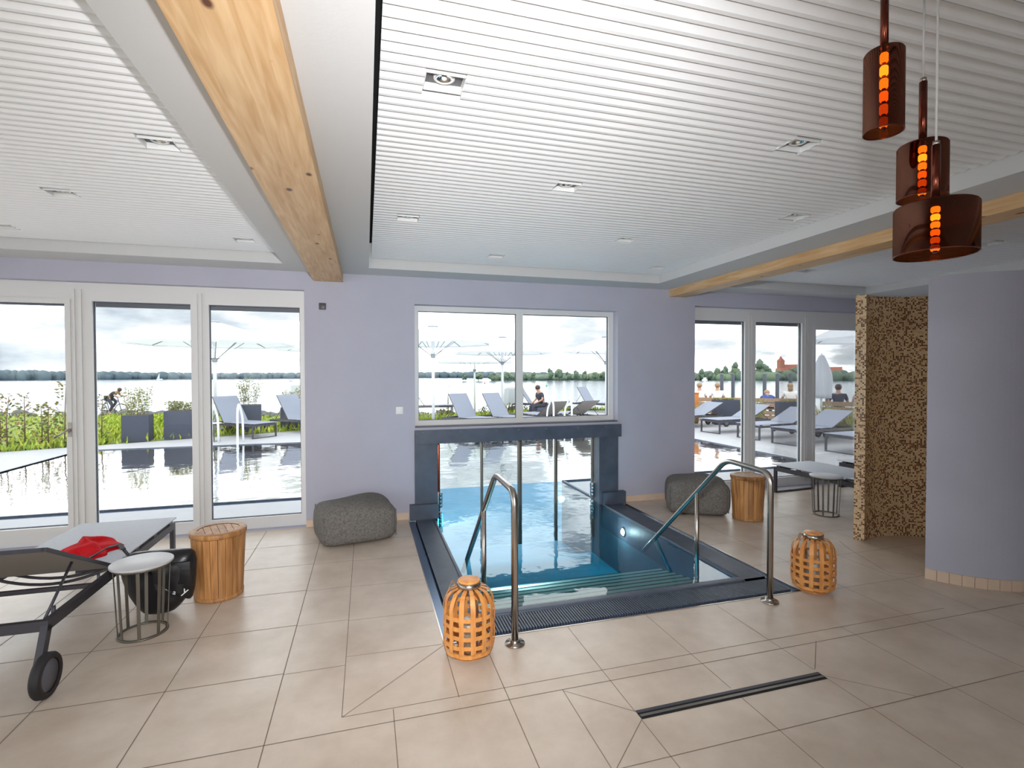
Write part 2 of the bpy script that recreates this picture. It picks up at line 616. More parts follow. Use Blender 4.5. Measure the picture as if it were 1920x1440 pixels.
def tag(o, label=None, cat=None, group=None, kind=None):
    if label: o['label'] = label
    if cat: o['category'] = cat
    if group: o['group'] = group
    if kind: o['kind'] = kind
    return o

def struct(mb, name, mats, label=None, cat=None, parent=None):
    o = mb.build(name, mats, parent)
    return tag(o, label, cat, None, 'structure')

def copy_tree(o, parent=None):
    c = o.copy()
    COL.objects.link(c)
    if parent:
        c.parent = parent
    for ch in list(o.children):
        copy_tree(ch, c)
    return c

def place(src, loc, rz, label, group=None):
    c = copy_tree(src)
    c.location = loc
    c.rotation_euler = (0, 0, rz)
    c['label'] = label
    if group: c['group'] = group
    return c

def arc(c, r, a0, a1, n, plane='yz', fixed=0.0):
    out = []
    for i in range(n+1):
        a = a0+(a1-a0)*i/n
        u, v = c[0]+r*cos(a), c[1]+r*sin(a)
        out.append((fixed, u, v) if plane == 'yz' else (u, fixed, v) if plane == 'xz' else (u, v, fixed))
    return out

def fillet(pts, r, n=5):
    """round the inner corners of a polyline"""
    P = [Vector(p) for p in pts]
    out = [P[0]]
    for i in range(1, len(P)-1):
        a, b, c = P[i-1], P[i], P[i+1]
        d0, d1 = (a-b), (c-b)
        rr = min(r, d0.length*0.45, d1.length*0.45)
        s, e_ = b+d0.normalized()*rr, b+d1.normalized()*rr
        for k in range(n+1):
            t = k/n
            out.append(s*(1-t)**2 + b*2*t*(1-t) + e_*t*t)
    out.append(P[-1])
    return out

rnd = random.Random(7)
# ================================================================== THE ROOM
Y0, Y1 = 5.95, 6.25       # inner and outer face of the window wall
XL, XR, YB = -6.0, 8.0, -4.6
SZ, LZ = 2.76, 2.86       # soffit and slat height

# window wall with its openings
m = MB()
for a, b, c, d in ((XL-.3, -5.85, -0.9, 3.2), (-0.635, 0.535, -0.9, 3.2), (3.10, 4.245, -0.9, 3.2), (7.75, XR+.3, -0.9, 3.2)):
    m.box(a, b, Y0, Y1, c, d)
m.box(-5.85, -0.635, Y0, Y1, 2.565, 3.2)
m.box(4.245, 7.75, Y0, Y1, 2.565, 3.2)
m.box(0.535, 3.10, Y0, Y1, 2.455, 3.2)
m.box(-5.85, -0.635, Y0, Y1, -0.9, 0.0)
m.box(4.245, 7.75, Y0, Y1, -0.9, 0.0)
m.box(0.535, 3.10, Y0, Y1, 0.86, 1.04)
m.box(0.535, 0.72, Y0+.01, Y1, -0.9, 0.86)
m.box(2.90, 3.10, Y0+.01, Y1, -0.9, 0.86)
struct(m, 'wall_back', M_lav, 'lavender plaster wall holding the windows and the pool opening', 'wall')

m = MB()
m.box(XL-.3, XL, YB, -3.0, -0.4, 3.2).box(XL-.3, XL, 5.2, Y0, -0.4, 3.2)
m.box(XL-.3, XL, -3.0, 5.2, 2.5, 3.2).box(XL-.3, XL, -3.0, 5.2, -0.4, 0.05)
struct(m, 'wall_left', M_lav)
m = MB()
m.box(XR, XR+.3, YB, Y0, -0.4, 3.2)
struct(m, 'wall_right', M_lav)
m = MB()
m.box(XL-.3, -5.6, YB-.3, YB, -0.4, 3.2).box(2.4, XR+.3, YB-.3, YB, -0.4, 3.2)
m.box(-5.6, 2.4, YB-.3, YB, 2.6, 3.2).box(-5.6, 2.4, YB-.3, YB, -0.4, 0.1)
struct(m, 'wall_front', M_lav)

# floor: tiles with narrow grout strips
m = MB()
PX0, PX1, PY0 = 0.445, 3.17, 3.11     # outline of the pool surround
for a, b, c, d in ((XL, PX0, YB, Y0), (PX1, XR, YB, Y0), (PX0, PX1, YB, PY0)):
    m.box(a, b, c, d, -0.3, 0.0, 0)
G = 0.0025
def gl(x0, y0, x1, y1, w=G):
    d = Vector((x1-x0, y1-y0, 0)).normalized()
    s = Vector((-d.y, d.x, 0))*w/1.0
    p, q = Vector((x0, y0, 0.0006)), Vector((x1, y1, 0.0006))
    m.face([p-s/1.0, q-s, q+s, p+s], 1)
T = 0.572
for k in range(-9, 1):                       # long joints left of the pool
    x = -0.451+T*k
    gl(x, YB, x, Y0-.02)
for k in range(-12, 7):
    y = 2.487+T*k
    gl(XL, y, -0.451, y)
gl(-0.125, 2.588, -0.125, Y0-.02, 0.002)
for y in (3.03, 3.60, 4.17, 4.745, 5.32):
    gl(-0.451, y+.02 if y < 3.1 else y+.015, -0.125, y+.02 if y < 3.1 else y+.015, 0.0018)
for y in (3.14, 3.60, 4.17, 4.745, 5.32):
    gl(-0.125, y, 0.442, y-.02, 0.0018)
gl(-0.124, 2.588, 0.442, 3.105, 0.002)
gl(-0.124, 2.588, 3.90, 2.60, 0.002)
gl(-0.451, 2.487, 7.9, 2.50)
gl(0.117, 2.58, 0.117, 1.0, 0.002)
gl(0.446, 2.58, 0.446, 3.10, 0.002)
gl(0.688, 3.10, 0.688, 0.3, 0.002)
gl(1.255, 3.10, 1.255, 2.225, 0.0018)
gl(1.255, 2.165, 1.255, -0.5, 0.0018)
gl(1.832, 3.10, 1.832, 2.25, 0.0018)
gl(1.832, 2.19, 1.832, -0.5, 0.0018)
gl(2.392, 3.10, 2.392, 2.26, 0.0018)
gl(2.392, 2.205, 2.392, 0.2, 0.0018)
gl(0.978, 2.49, 0.978, 1.91, 0.0018)
gl(0.978, 2.48, 1.257, 2.225, 0.0018)
gl(1.257, 2.165, 0.99, 1.915, 0.0018)
gl(2.66, 2.50, 2.40, 2.262, 0.0018)
gl(2.392, 2.205, 2.698, 1.925, 0.0018)
gl(-0.451, 1.915, 7.9, 1.93, 0.002)
for y in (1.343, 0.771, 0.2, -0.37, -0.94):
    gl(-0.451, y, 7.9, y, 0.002)
for x in (2.965, 3.54, 4.11, 4.68, 5.25, 5.82, 6.4, 6.97, 7.54):
    gl(x, YB, x, 2.60 if x < 3.5 else Y0-.02, 0.0016)
for y in (3.07, 3.64, 4.21, 4.78, 5.35):
    gl(3.18, y, 7.9, y, 0.0016)
a = [(4.50-.02, 3.95), (4.36, 3.74), (4.25, 3.45), (4.17, 3.25), (4.16, 3.2), (4.32, 3.10)]
for i in range(len(a)-1):
    gl(a[i][0], a[i][1], a[i+1][0], a[i+1][1], 0.0022)
floor = m.build('floor', [M_floor, M_grout], clean=False)
tag(floor, 'beige stone tiled floor of the pool room', 'floor', None, 'structure')

# slim shower channel in the floor
t = empty('floor_drain', (1.825, 2.2, 0.0), 0.006, 'long black slot drain set in the tiled floor', 'drain')
MB().box(-0.567, 0.567, -0.031, 0.031, 0.0002, 0.0022).build('drain_channel', M_black, t)
MB().box(-0.563, 0.563, -0.018, -0.001, 0.0022, 0.0042).build('cover_strip', M_steel, t)
MB().box(-0.567, 0.567, 0.012, 0.031, 0.0022, 0.0036).build('drain_lip', M_anth, t)

# skirting
m = MB()
m.box(-0.635, 0.46, Y0-.012, Y0, 0, 0.075).box(3.18, 4.245, Y0-.012, Y0, 0, 0.075)
struct(m, 'baseboard_back', M_tileskirt)

# ceiling: white soffit bands around three coffers of slats
CO = ((-5.7, -0.785), (0.035, 3.455), (4.42, 6.75))
CY0, CY1 = -4.2, 5.56
m = MB()
edges = [XL, CO[0][0], CO[0][1], CO[1][0], CO[1][1], CO[2][0], CO[2][1], XR]
for i in range(0, 8, 2):
    m.box(edges[i], edges[i+1], YB, Y0, SZ, 3.1)
for a, b in CO:
    m.box(a, b, CY1, Y0, SZ, 3.1).box(a, b, YB, CY0, SZ, 3.1)
m.box(XL, XR, YB, Y0, 3.1, 3.2)
struct(m, 'ceiling', M_soffit)

DL = [[(-1.03, 3.12), (-1.93, 4.14), (-2.83, 5.18), (-1.04, 5.13), (-2.84, 3.1), (-1.95, 2.1)],
      [(0.32, 2.145), (1.255, 3.12), (0.32, 4.08), (2.26, 4.19), (1.29, 5.13), (3.2, 5.2), (2.21, 2.215), (3.19, 3.22)],
      [(5.59, 3.38), (5.0, 4.88)]]
PITCH_S = 0.0635
prof = [(0.0, 0.013), (0.031, 0.0), (0.0475, 0.0), (0.0475, 0.034), (0.0, 0.034)]
HX, HY = 0.083, 0.066
for ci, (a, b) in enumerate(CO):
    m = MB()
    y = CY1-0.004
    while y-PITCH_S > (CY0 if ci == 1 else -1.0):
        y -= PITCH_S
        cuts = sorted((x-HX, x+HX) for x, yy in DL[ci] if y+0.055 > yy-HY and y < yy+HY)
        xs = [a+0.026]
        for c0, c1 in cuts:
            xs += [c0, c1]
        xs.append(b-0.004)
        for k in range(0, len(xs), 2):
            m.prism([(y+q[0], LZ+q[1]) for q in prof], 'x', xs[k], xs[k+1], 0)
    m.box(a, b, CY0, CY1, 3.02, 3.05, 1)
    o = m.build('ceiling_slats', [M_slat, M_black], clean=False)
    bm_ = bmesh.new(); bm_.from_mesh(o.data); bmesh.ops.recalc_face_normals(bm_, faces=bm_.faces); bm_.to_mesh(o.data); bm_.free()
    tag(o, ('white slatted ceiling left of the thick pine beam', 'white slatted ceiling over the indoor pool', 'white slatted ceiling beyond the right pine beam')[ci], 'ceiling', None, 'structure')

# timber beams let into the soffit
struct(MB().box(-0.535, -0.235, YB, Y0-.002, 2.665, 2.80), 'beam_left', M_pine, 'thick knotty pine ceiling beam above the poolside', 'beam')
struct(MB().box(3.85, 4.09, YB, Y0-.002, 2.668, 2.80), 'beam_right', M_pine, 'knotty pine ceiling beam beside the shower drum', 'beam')

# recessed downlights in the slats
def make_downlight():
    t = empty('ceiling_downlight', (0, 0, 0))
    h = MB()
    z0, z1 = LZ+0.002, LZ+0.085
    for a, b, c, d in ((-HX, -HX+.004, -HY, HY), (HX-.004, HX, -HY, HY), (-HX, HX, -HY, -HY+.004), (-HX, HX, HY-.004, HY)):
        h.box(a, b, c, d, z0, z1)
    h.build('housing', M_white, t)
    MB().box(-HX+.004, HX-.004, -HY+.004, HY-.004, LZ+0.034, LZ+0.040).build('back_plate', M_grey, t)
    MB().lathe([(0.044, 0.034), (0.044, 0.022), (0.033, 0.022), (0.033, 0.034)], 28, (0, 0, LZ)).build('trim_ring', M_white, t)
    MB().lathe([(0.0335, 0.024), (0.026, 0.031), (0.001, 0.0335)], 24, (0, 0, LZ)).build('reflector', M_chrome, t)
    MB().ball((0, 0, LZ+.025), 0.012, 10, (1, 1, 0.8)).build('lamp_capsule', M_candle, t)
    return t
DLN = (('nearest downlight left of the thick pine beam', 'square downlight halfway across the left slatted ceiling', 'square downlight at the far left of the left slatted ceiling', 'square downlight left of the beam close to the window wall', 'downlight far left in the left ceiling', 'downlight nearest the camera left of the beam'),
       ('large near square downlight beside the soffit over the pool', 'downlight in the middle of the pool ceiling', 'downlight beside the soffit further back over the pool', 'downlight right of centre further back over the pool', 'downlight close to the window wall over the pool', 'downlight at the far right corner over the pool', 'near downlight left of the hanging copper lamps', 'downlight below and left of the second copper lamp'),
       ('downlight right of the lowest copper lamp beyond the beam', 'downlight beyond the right beam towards the window'))
dl0 = make_downlight()
first = True
for ci in range(3):
    for k, (x, y) in enumerate(DL[ci]):
        if ci == 0 and k >= 4:
            continue
        if first:
            dl0.location = (x, y, 0); tag(dl0, DLN[ci][k], 'downlight', 'recessed ceiling downlights'); first = False
        else:
            c = place(dl0, (x, y, 0), 0, DLN[ci][k], 'recessed ceiling downlights'); c['category'] = 'downlight'

# ------------------------------------------------------------------ windows
def glazing(name, y, x0, x1, z0, z1, panes, dep=0.08, label=None):
    """frame mesh as the root; panes: (xa, xb, za, zb, sash)"""
    m = MB()
    xs = sorted(panes)
    zt = max(p[3] for p in panes)
    zb = min(p[2] for p in panes)
    m.box(x0, x1, y, y+dep, zt, z1).box(x0, x1, y, y+dep, z0, zb)
    prev = x0
    for p in xs:
        m.box(prev, p[0], y, y+dep, zb, zt)
        if p[3] < zt: m.box(p[0], p[1], y, y+dep, p[3], zt)
        if p[2] > zb: m.box(p[0], p[1], y, y+dep, zb, p[2])
        prev = p[1]
    m.box(prev, x1, y, y+dep, zb, zt)
    root = m.build(name, M_frame)
    tag(root, label, 'window', None, 'structure')
    for p in xs:
        MB().box(p[0]-.005, p[1]+.005, y+dep*.55, y+dep*.55+.006, p[2]-.005, p[3]+.005).build('pane', M_glass, root)
        g = MB()
        w = 0.007
        for a, b, c, d in ((p[0], p[0]+w, p[2], p[3]), (p[1]-w, p[1], p[2], p[3]), (p[0]+w, p[1]-w, p[3]-w, p[3]), (p[0]+w, p[1]-w, p[2], p[2]+w)):
            g.box(a, b, y+dep*.4, y+dep*.7, c, d)
        g.build('gasket', M_gasket, root)
        if p[4]:
            s = MB()
            for a, b, c, d in ((p[0]-.045, p[0], p[2]-.045, p[3]+.045), (p[1], p[1]+.045, p[2]-.045, p[3]+.045), (p[0], p[1], p[3], p[3]+.045), (p[0], p[1], p[2]-.045, p[2])):
                s.box(a, b, y-.012, y-.0005, c, d)
            s.build('sash', M_frame, root)
    return root

w1 = glazing('window_1', 6.05, -5.85, -0.635, 0.0, 2.57,
             [(-5.75, -4.95, .15, 2.38, 0), (-4.8, -3.95, .15, 2.38, 0), (-3.75, -2.82, .17, 2.355, 1), (-2.60, -1.742, .12, 2.387, 0), (-1.575, -0.692, .12, 2.387, 0)],
             label='white framed floor to ceiling glazing left of the pool')
# pale mullion covers with a fine groove
g = MB()
for x in (-2.745, -2.69, -1.685, -1.645):
    g.box(x, x+.008, 6.036, 6.0495, 0.05, 2.50)
g.build('mullion_bead', M_frame, w1)
h = MB()
h.tube([(-2.79, 6.03, 1.12), (-2.79, 5.995, 1.12)], 0.011, 10)
h.tube(fillet([(-2.79, 5.995, 1.12), (-2.79, 5.98, 1.12), (-2.89, 5.975, 1.05)], .02), 0.010, 10)
h.box(-2.805, -2.775, 6.03, 6.037, 1.05, 1.19)
h.build('window_handle', M_steel, w1)
w2 = glazing('window_2', 6.08, 0.535, 3.10, 1.045, 2.455, [(0.588, 1.785, 1.11, 2.394, 0), (1.868, 3.035, 1.11, 2.394, 0)],
             dep=0.07, label='wide white framed window above the pool opening')
MB().box(0.536, 3.099, Y0+.0, 6.08, 1.041, 1.052).build('sill', M_slate, w2)
w3 = glazing('window_3', 6.10, 4.245, 7.75, 0.0, 2.57, [(4.30, 5.18, .13, 2.392, 0), (5.363, 6.19, .13, 2.392, 0), (6.43, 7.3, .17, 2.316, 1)],
             label='white framed floor to ceiling glazing right of the pool')
g = MB()
for x in (5.235, 5.29, 6.235, 6.27):
    g.box(x, x+.01, 6.085, 6.0995, 0.05, 2.50)
g.build('mullion_bead', M_frame, w3)
# sun blind boxes outside, just below the heads
for k, (a, b, z) in enumerate(((-5.7, -0.70, 2.385), (4.30, 7.3, 2.39))):
    tag(MB().rbox(a, b, 6.20, 6.25, z-.035, z+.09, .006).build('blind_box', M_hub),
        ('grey sun blind box above the left glazing', 'grey sun blind box above the right glazing')[k], 'blind', None, 'structure')
glazing('fill_window_rear', YB-.2, -5.6, 2.4, 0.1, 2.6, [(-5.5+1.98*k, -3.62+1.98*k, .2, 2.5, 0) for k in range(4)], label='unseen rear glazing added to let in fill daylight')  # added behind the camera so daylight fills the room from the front
w5 = MB()
w5.box(XL-.2, XL-.12, -3.0, 5.2, .05, .13).box(XL-.2, XL-.12, -3.0, 5.2, 2.42, 2.5)
for k in range(5):
    y = -3.0+2.03*k
    w5.box(XL-.2, XL-.12, y, y+.08, .13, 2.42)
w5 = struct(w5, 'fill_window_left', M_frame)  # unseen glazing in the left wall, added for extra daylight
MB().box(XL-.163, XL-.157, -2.99, 5.19, .12, 2.43).build('pane', M_glass, w5)

# ------------------------------------------------------------------ dark slate surround of the pool opening
m = MB()
m.box(0.526, 3.121, 5.885, 6.06, 0.856, 1.012)
m.box(0.526, 0.787, 5.925, 5.955, 0.0, 0.856).box(2.828, 3.095, 5.925, 5.955, 0.0, 0.856)
m.box(0.60, 0.787, 5.955, 6.24, -0.1, 0.856).box(2.86, 3.0, 5.955, 6.24, -0.1, 0.856)
m.box(0.466, 0.79, 5.868, 5.955, 0.0, 0.168).box(2.865, 3.175, 5.868, 5.955, 0.0, 0.155)
struct(m, 'trim_1', M_slate, 'dark slate surround of the swim-through pool opening', 'surround')
m = MB()
for x in (0.62, 1.05, 1.48, 1.75, 2.10, 2.52, 2.9):
    m.ball((x, 5.884, 0.985), 0.006, 8)
tag(m.build('fixing_studs', M_chrome), None, None, None, 'structure')

# glass swim-through gate
gate = empty('glass_gate', (1.86, 6.2, 0.0), 0, 'glass swim-through gate with slim metal posts in the pool opening', 'gate')
px = (0.86, 0.994, 1.366, 1.856, 2.345, 2.868)
for i, (x, w) in enumerate(zip(px[1:], (0.030, 0.030, 0.052, 0.036, 0.05))):
    if i == 0:
        continue
    MB().rbox(x-1.86-w/2, x-1.86+w/2, -.022, .022, -0.5, 0.856, .005).build('post', M_bronze, gate)
MB().rbox(-1.04, -1.012, -.022, .022, -0.5, 0.856, .005).build('post', M_copper, gate)
for a, b in zip((-1.012, -.479, .022, .503), (-.509, -.03, .467, .985)):
    MB().box(a, b, -.004, .004, -0.5, 0.84).build('pane', M_gateglass, gate)
for s, xx in ((1, 0.985), (-1, -1.015)):
    hgd = MB()
    for z in (0.05, -0.18):
        for k in range(4):
            hgd.tube([(xx, -.05, z+.045*k), (xx, -.05, z+.04+.045*k)], .017, 10)
        hgd.box(xx-.035, xx+.03, -.045, -.02, z, z+.18)
    hgd.build('hinge', M_chrome, gate)

# ------------------------------------------------------------------ indoor pool
m = MB()
WX0, WX1, WY0 = 0.745, 2.875, 3.455
FZ = -0.72
m.face([(WX0, WY0, FZ), (WX1, WY0, FZ), (WX1, 6.25, FZ), (WX0, 6.25, FZ)], 0)
m.face([(WX0, WY0, FZ), (WX0, 6.25, FZ), (WX0, 6.25, -.02), (WX0, WY0, -.02)], 1)
m.face([(WX1, WY0, FZ), (WX1, 6.25, FZ), (WX1, 6.25, -.02), (WX1, WY0, -.02)], 1)
m.face([(WX0, WY0, FZ), (WX1, WY0, FZ), (WX1, WY0, -.02), (WX0, WY0, -.02)], 1)
struct(m, 'pool_basin', [M_poolfloor, M_poolwall], 'blue-green basin of the indoor pool', 'pool')
m = MB()
for k in range(7):
    y = WY0+0.105*k
    z = -0.035-0.020*k
    m.box(0.80, 2.62, y+.001, y+.105, z-.020, z, 0)
    m.box(0.80, 2.62, y+.091, y+.1055, z-.018, z+.0012, 1)
struct(m, 'pool_steps', [M_step, M_poolwall], 'pale turquoise steps under the water at the near end', 'steps')
m = MB()
m.face([(WX0, WY0, -.012), (WX1, WY0, -.012), (WX1, 6.25, -.012), (WX0, 6.25, -.012)])
struct(m, 'pool_water', M_water, 'clear water of the indoor pool', 'water')
# underwater lamp on the right wall
t = empty('pool_lamp', (2.868, 5.36, -.19), 0, 'round underwater lamp on the right wall of the indoor pool', 'lamp')
M_ = Matrix.Rotation(-pi/2, 4, 'Y')
MB().lathe([(.055, 0), (.055, .012), (.046, .014), (.046, 0), (.055, 0)], 24, M=M_).build('bezel', M_steel, t)
MB().lathe([(.045, .004), (.03, .010), (0, .012)], 24, M=M_).build('lens', emit('underwater_lamp_lens', (.75, .95, 1, 1), 6.0), t)
pl_d = bpy.data.lights.new('pool_lamp_light', 'POINT')
pl_d.energy = 4
pl_d.color = (.8, .97, 1.0)
pl_d.shadow_soft_size = .05
pl = bpy.data.objects.new('pool_lamp_light', pl_d)
COL.objects.link(pl)
pl.parent = t
pl.location = (-.12, 0, 0)
t2 = place(t, (.752, 4.45, -.22), pi, 'added underwater lamp, out of view on the left pool wall, brightening the steps')  # invented second lamp, hidden from view, added to light the steps
t['group'] = t2['group'] = 'underwater lamps'
for ch in t2.children:
    if ch.type == 'LIGHT':
        sp = bpy.data.lights.new('added_step_light', 'SPOT')
        sp.energy = 560
        sp.spot_size = radians(82)
        sp.spot_blend = 1.0
        sp.color = (.9, 1.0, .98)
        sp.shadow_soft_size = .05
        ch.data = sp
        ch.location = (-.16, 0, 0.16)
        d_ = Vector((.72, -.50, -.80))
        ch.rotation_euler = (Matrix.Rotation(-pi, 3, 'Z') @ d_).to_track_quat('-Z', 'Y').to_euler()
# gutter floor and coping
m = MB()
m.box(PX0, WX0, PY0, Y0, -0.3, -0.045, 0).box(WX1, PX1, PY0, Y0, -0.3, -0.045, 0).box(WX0, WX1, PY0, WY0-.06, -0.3, -0.045, 0)
m.box(PX0, PX0+.008, PY0, Y0-.09, -.05, .003, 1).box(PX1-.008, PX1, PY0, Y0-.09, -.05, .003, 1).box(PX0+.008, PX1-.008, PY0, PY0+.008, -.05, .003, 1)
m.box(PX0+.008, PX0+.07, PY0+.008, 5.86, -.02, -.012, 0).box(PX1-.05, PX1-.008, PY0+.008, 5.86, -.02, -.012, 0).box(PX0+.008, PX1-.008, PY0+.008, PY0+.045, -.02, -.012, 0)
struct(m, 'pool_gutter', [M_channel, M_steel], 'blue-grey metal gutter around the indoor pool', 'gutter')
m = MB()
m.rbox(WX0-.02, WX1+.02, WY0-.075, WY0+.006, -0.3, 0.012, .012, 3)
m.rbox(WX0-.028, WX0+.004, WY0+.006, 5.94, -0.3, 0.004, .008, 2)
m.rbox(WX1-.004, WX1+.028, WY0+.006, 5.94, -0.3, 0.004, .008, 2)
struct(m, 'pool_coping', M_slate, 'rounded dark slate edge of the indoor pool', 'coping')
# overflow grates
g = MB()
x = PX0+.085
while x < PX1-.06:
    g.box(x, x+.011, PY0+.05, WY0-.078, -.022, .002)
    x += .0195
g.box(PX0+.08, PX1-.055, PY0+.09, PY0+.10, -.026, -.006).box(PX0+.08, PX1-.055, WY0-.125, WY0-.115, -.026, -.006)
tag(g.build('overflow_grate', M_slate), 'ribbed black overflow grate at the near end of the pool', 'grate', 'overflow grates round the pool')
for k, (xa, xb) in enumerate(((PX0+.085, WX0-.03), (WX1+.03, PX1-.058))):
    g = MB()
    y = WY0-.03
    while y < 5.855:
        g.box(xa, xb, y, y+.016, -.022, .002)
        y += .0195
    g.box(xa+.03, xa+.04, WY0-.03, 5.85, -.026, -.006).box(xb-.04, xb-.03, WY0-.03, 5.85, -.026, -.006)
    g.box(xa, xb, WY0-.03, 5.85, -.020, -.002)
    tag(g.build('overflow_grate', M_slate), ('black overflow grate along the left side of the pool', 'black overflow grate along the right side of the pool')[k], 'grate', 'overflow grates round the pool')

# handrails
def handrail(x, y, label):
    t = empty('pool_handrail', (x, y, 0), 0, label, 'handrail', 'steel handrails at the pool steps')
    pts = fillet([(0, 0, 0.01), (0, 0, .945), (0, .475, .955), (0, 1.53, 0.0), (0, 1.75, -.2)], .10, 6)
    pts2 = fillet([(0, 0, 0.01), (0, 0, .935), (0, .475, .955), (0, 1.53, 0.0), (0, 1.75, -.2)], .085, 6)
    MB().tube(pts2, .0215, 14).build('rail', M_steel, t)
    MB().tube([(0, .855, .605), (0, .855, -.25)], .0185, 12).build('support_post', M_steel, t)
    MB().lathe([(0.0, .03), (.03, .03), (.034, .026), (.034, .014), (.058, .012), (.062, .006), (.062, 0), (0, 0)], 28).build('base_flange', M_steel, t)
handrail(0.866, 3.0, 'curved steel handrail left of the pool steps, beside the bamboo lantern')
handrail(2.80, 3.03, 'curved steel handrail right of the pool steps')

# small fittings on the wall
s = empty('wall_sensor', (-0.45, Y0, 2.395), 0, 'small dark square sensor high on the wall left of the window', 'sensor')
MB().rbox(-.036, .036, -.012, 0, -.036, .036, .004).build('housing', M_grey, s)
MB().rbox(-.026, .026, -.016, -.012, -.026, .026, .002).build('cover', M_anth, s)
s = empty('light_switch', (0.362, Y0, 1.245), 0, 'white square light switch on the lavender wall', 'switch')
MB().rbox(-.041, .041, -.010, 0, -.041, .041, .004).build('plate', M_white, s)
MB().rbox(-.03, .03, -.015, -.010, -.03, .03, .003).build('rocker', M_white, s)

# ------------------------------------------------------------------ shower drum
cx, cy, RO, RI = 4.985, 3.31, 0.715, 0.625
A0, A1 = radians(203), radians(477)      # solid part of the ring, through 360
m = MB()
uvl = m.bm.loops.layers.uv.new('UVMap')
N = 96
DH = 2.425
def uvface(pts, uvs, mi, sm=True):
    f = m.bm.faces.new([m.bm.verts.new(p) for p in pts])
    f.material_index = mi
    f.smooth = False
    for lp, uv in zip(f.loops, uvs):
        lp[uvl].uv = uv
for k in range(N):
    a, b = A0+(A1-A0)*k/N, A0+(A1-A0)*(k+1)/N
    for R, mi, inv in ((RO, 1 if b > radians(430) and False else 0, False), (RI, 1, True)):
        P = [(cx+R*cos(a), cy+R*sin(a), 0), (cx+R*cos(b), cy+R*sin(b), 0), (cx+R*cos(b), cy+R*sin(b), DH), (cx+R*cos(a), cy+R*sin(a), DH)]
        U = [(R*a, 0), (R*b, 0), (R*b, DH), (R*a, DH)]
        uvface(P[::-1] if inv else P, U[::-1] if inv else U, mi)
    uvface([(cx+RO*cos(a), cy+RO*sin(a), DH), (cx+RO*cos(b), cy+RO*sin(b), DH), (cx+RI*cos(b), cy+RI*sin(b), DH), (cx+RI*cos(a), cy+RI*sin(a), DH)], [(0, 0)]*4, 0)
for a, mi in ((A0, 0), (A1, 1)):
    P = [(cx+RI*cos(a), cy+RI*sin(a), 0), (cx+RO*cos(a), cy+RO*sin(a), 0), (cx+RO*cos(a), cy+RO*sin(a), DH), (cx+RI*cos(a), cy+RI*sin(a), DH)]
    U = [(0.003, 0), (RO-RI+.003, 0), (RO-RI+.003, DH), (.003, DH)]
    uvface(P, U, mi)
drum = m.build('shower_drum', [M_lav, M_mosaic], clean=False)
tag(drum, 'lavender round shower drum lined with beige and brown mosaic', 'shower')
drum['kind'] = 'structure'
sk = MB()
for k in range(34):
    a, b = A0+radians(6.0)*k+.002, A0+radians(6.0)*(k+1)-.002
    P = [(cx+r*cos(t), cy+r*sin(t), z) for r, t, z in ((RO+.012, a, 0), (RO+.012, b, 0), (RO+.012, b, .082), (RO+.012, a, .082))]
    Q = [(cx+r*cos(t), cy+r*sin(t), z) for r, t, z in ((RO-.002, a, 0), (RO-.002, b, 0), (RO-.002, b, .082), (RO-.002, a, .082))]
    sk.face(P); sk.face([P[3], P[2], Q[2], Q[3]]); sk.face([P[0], P[3], Q[3], Q[0]]); sk.face([P[1], Q[1], Q[2], P[2]])
sk.build('skirting_tiles', M_tileskirt, drum, clean=False)

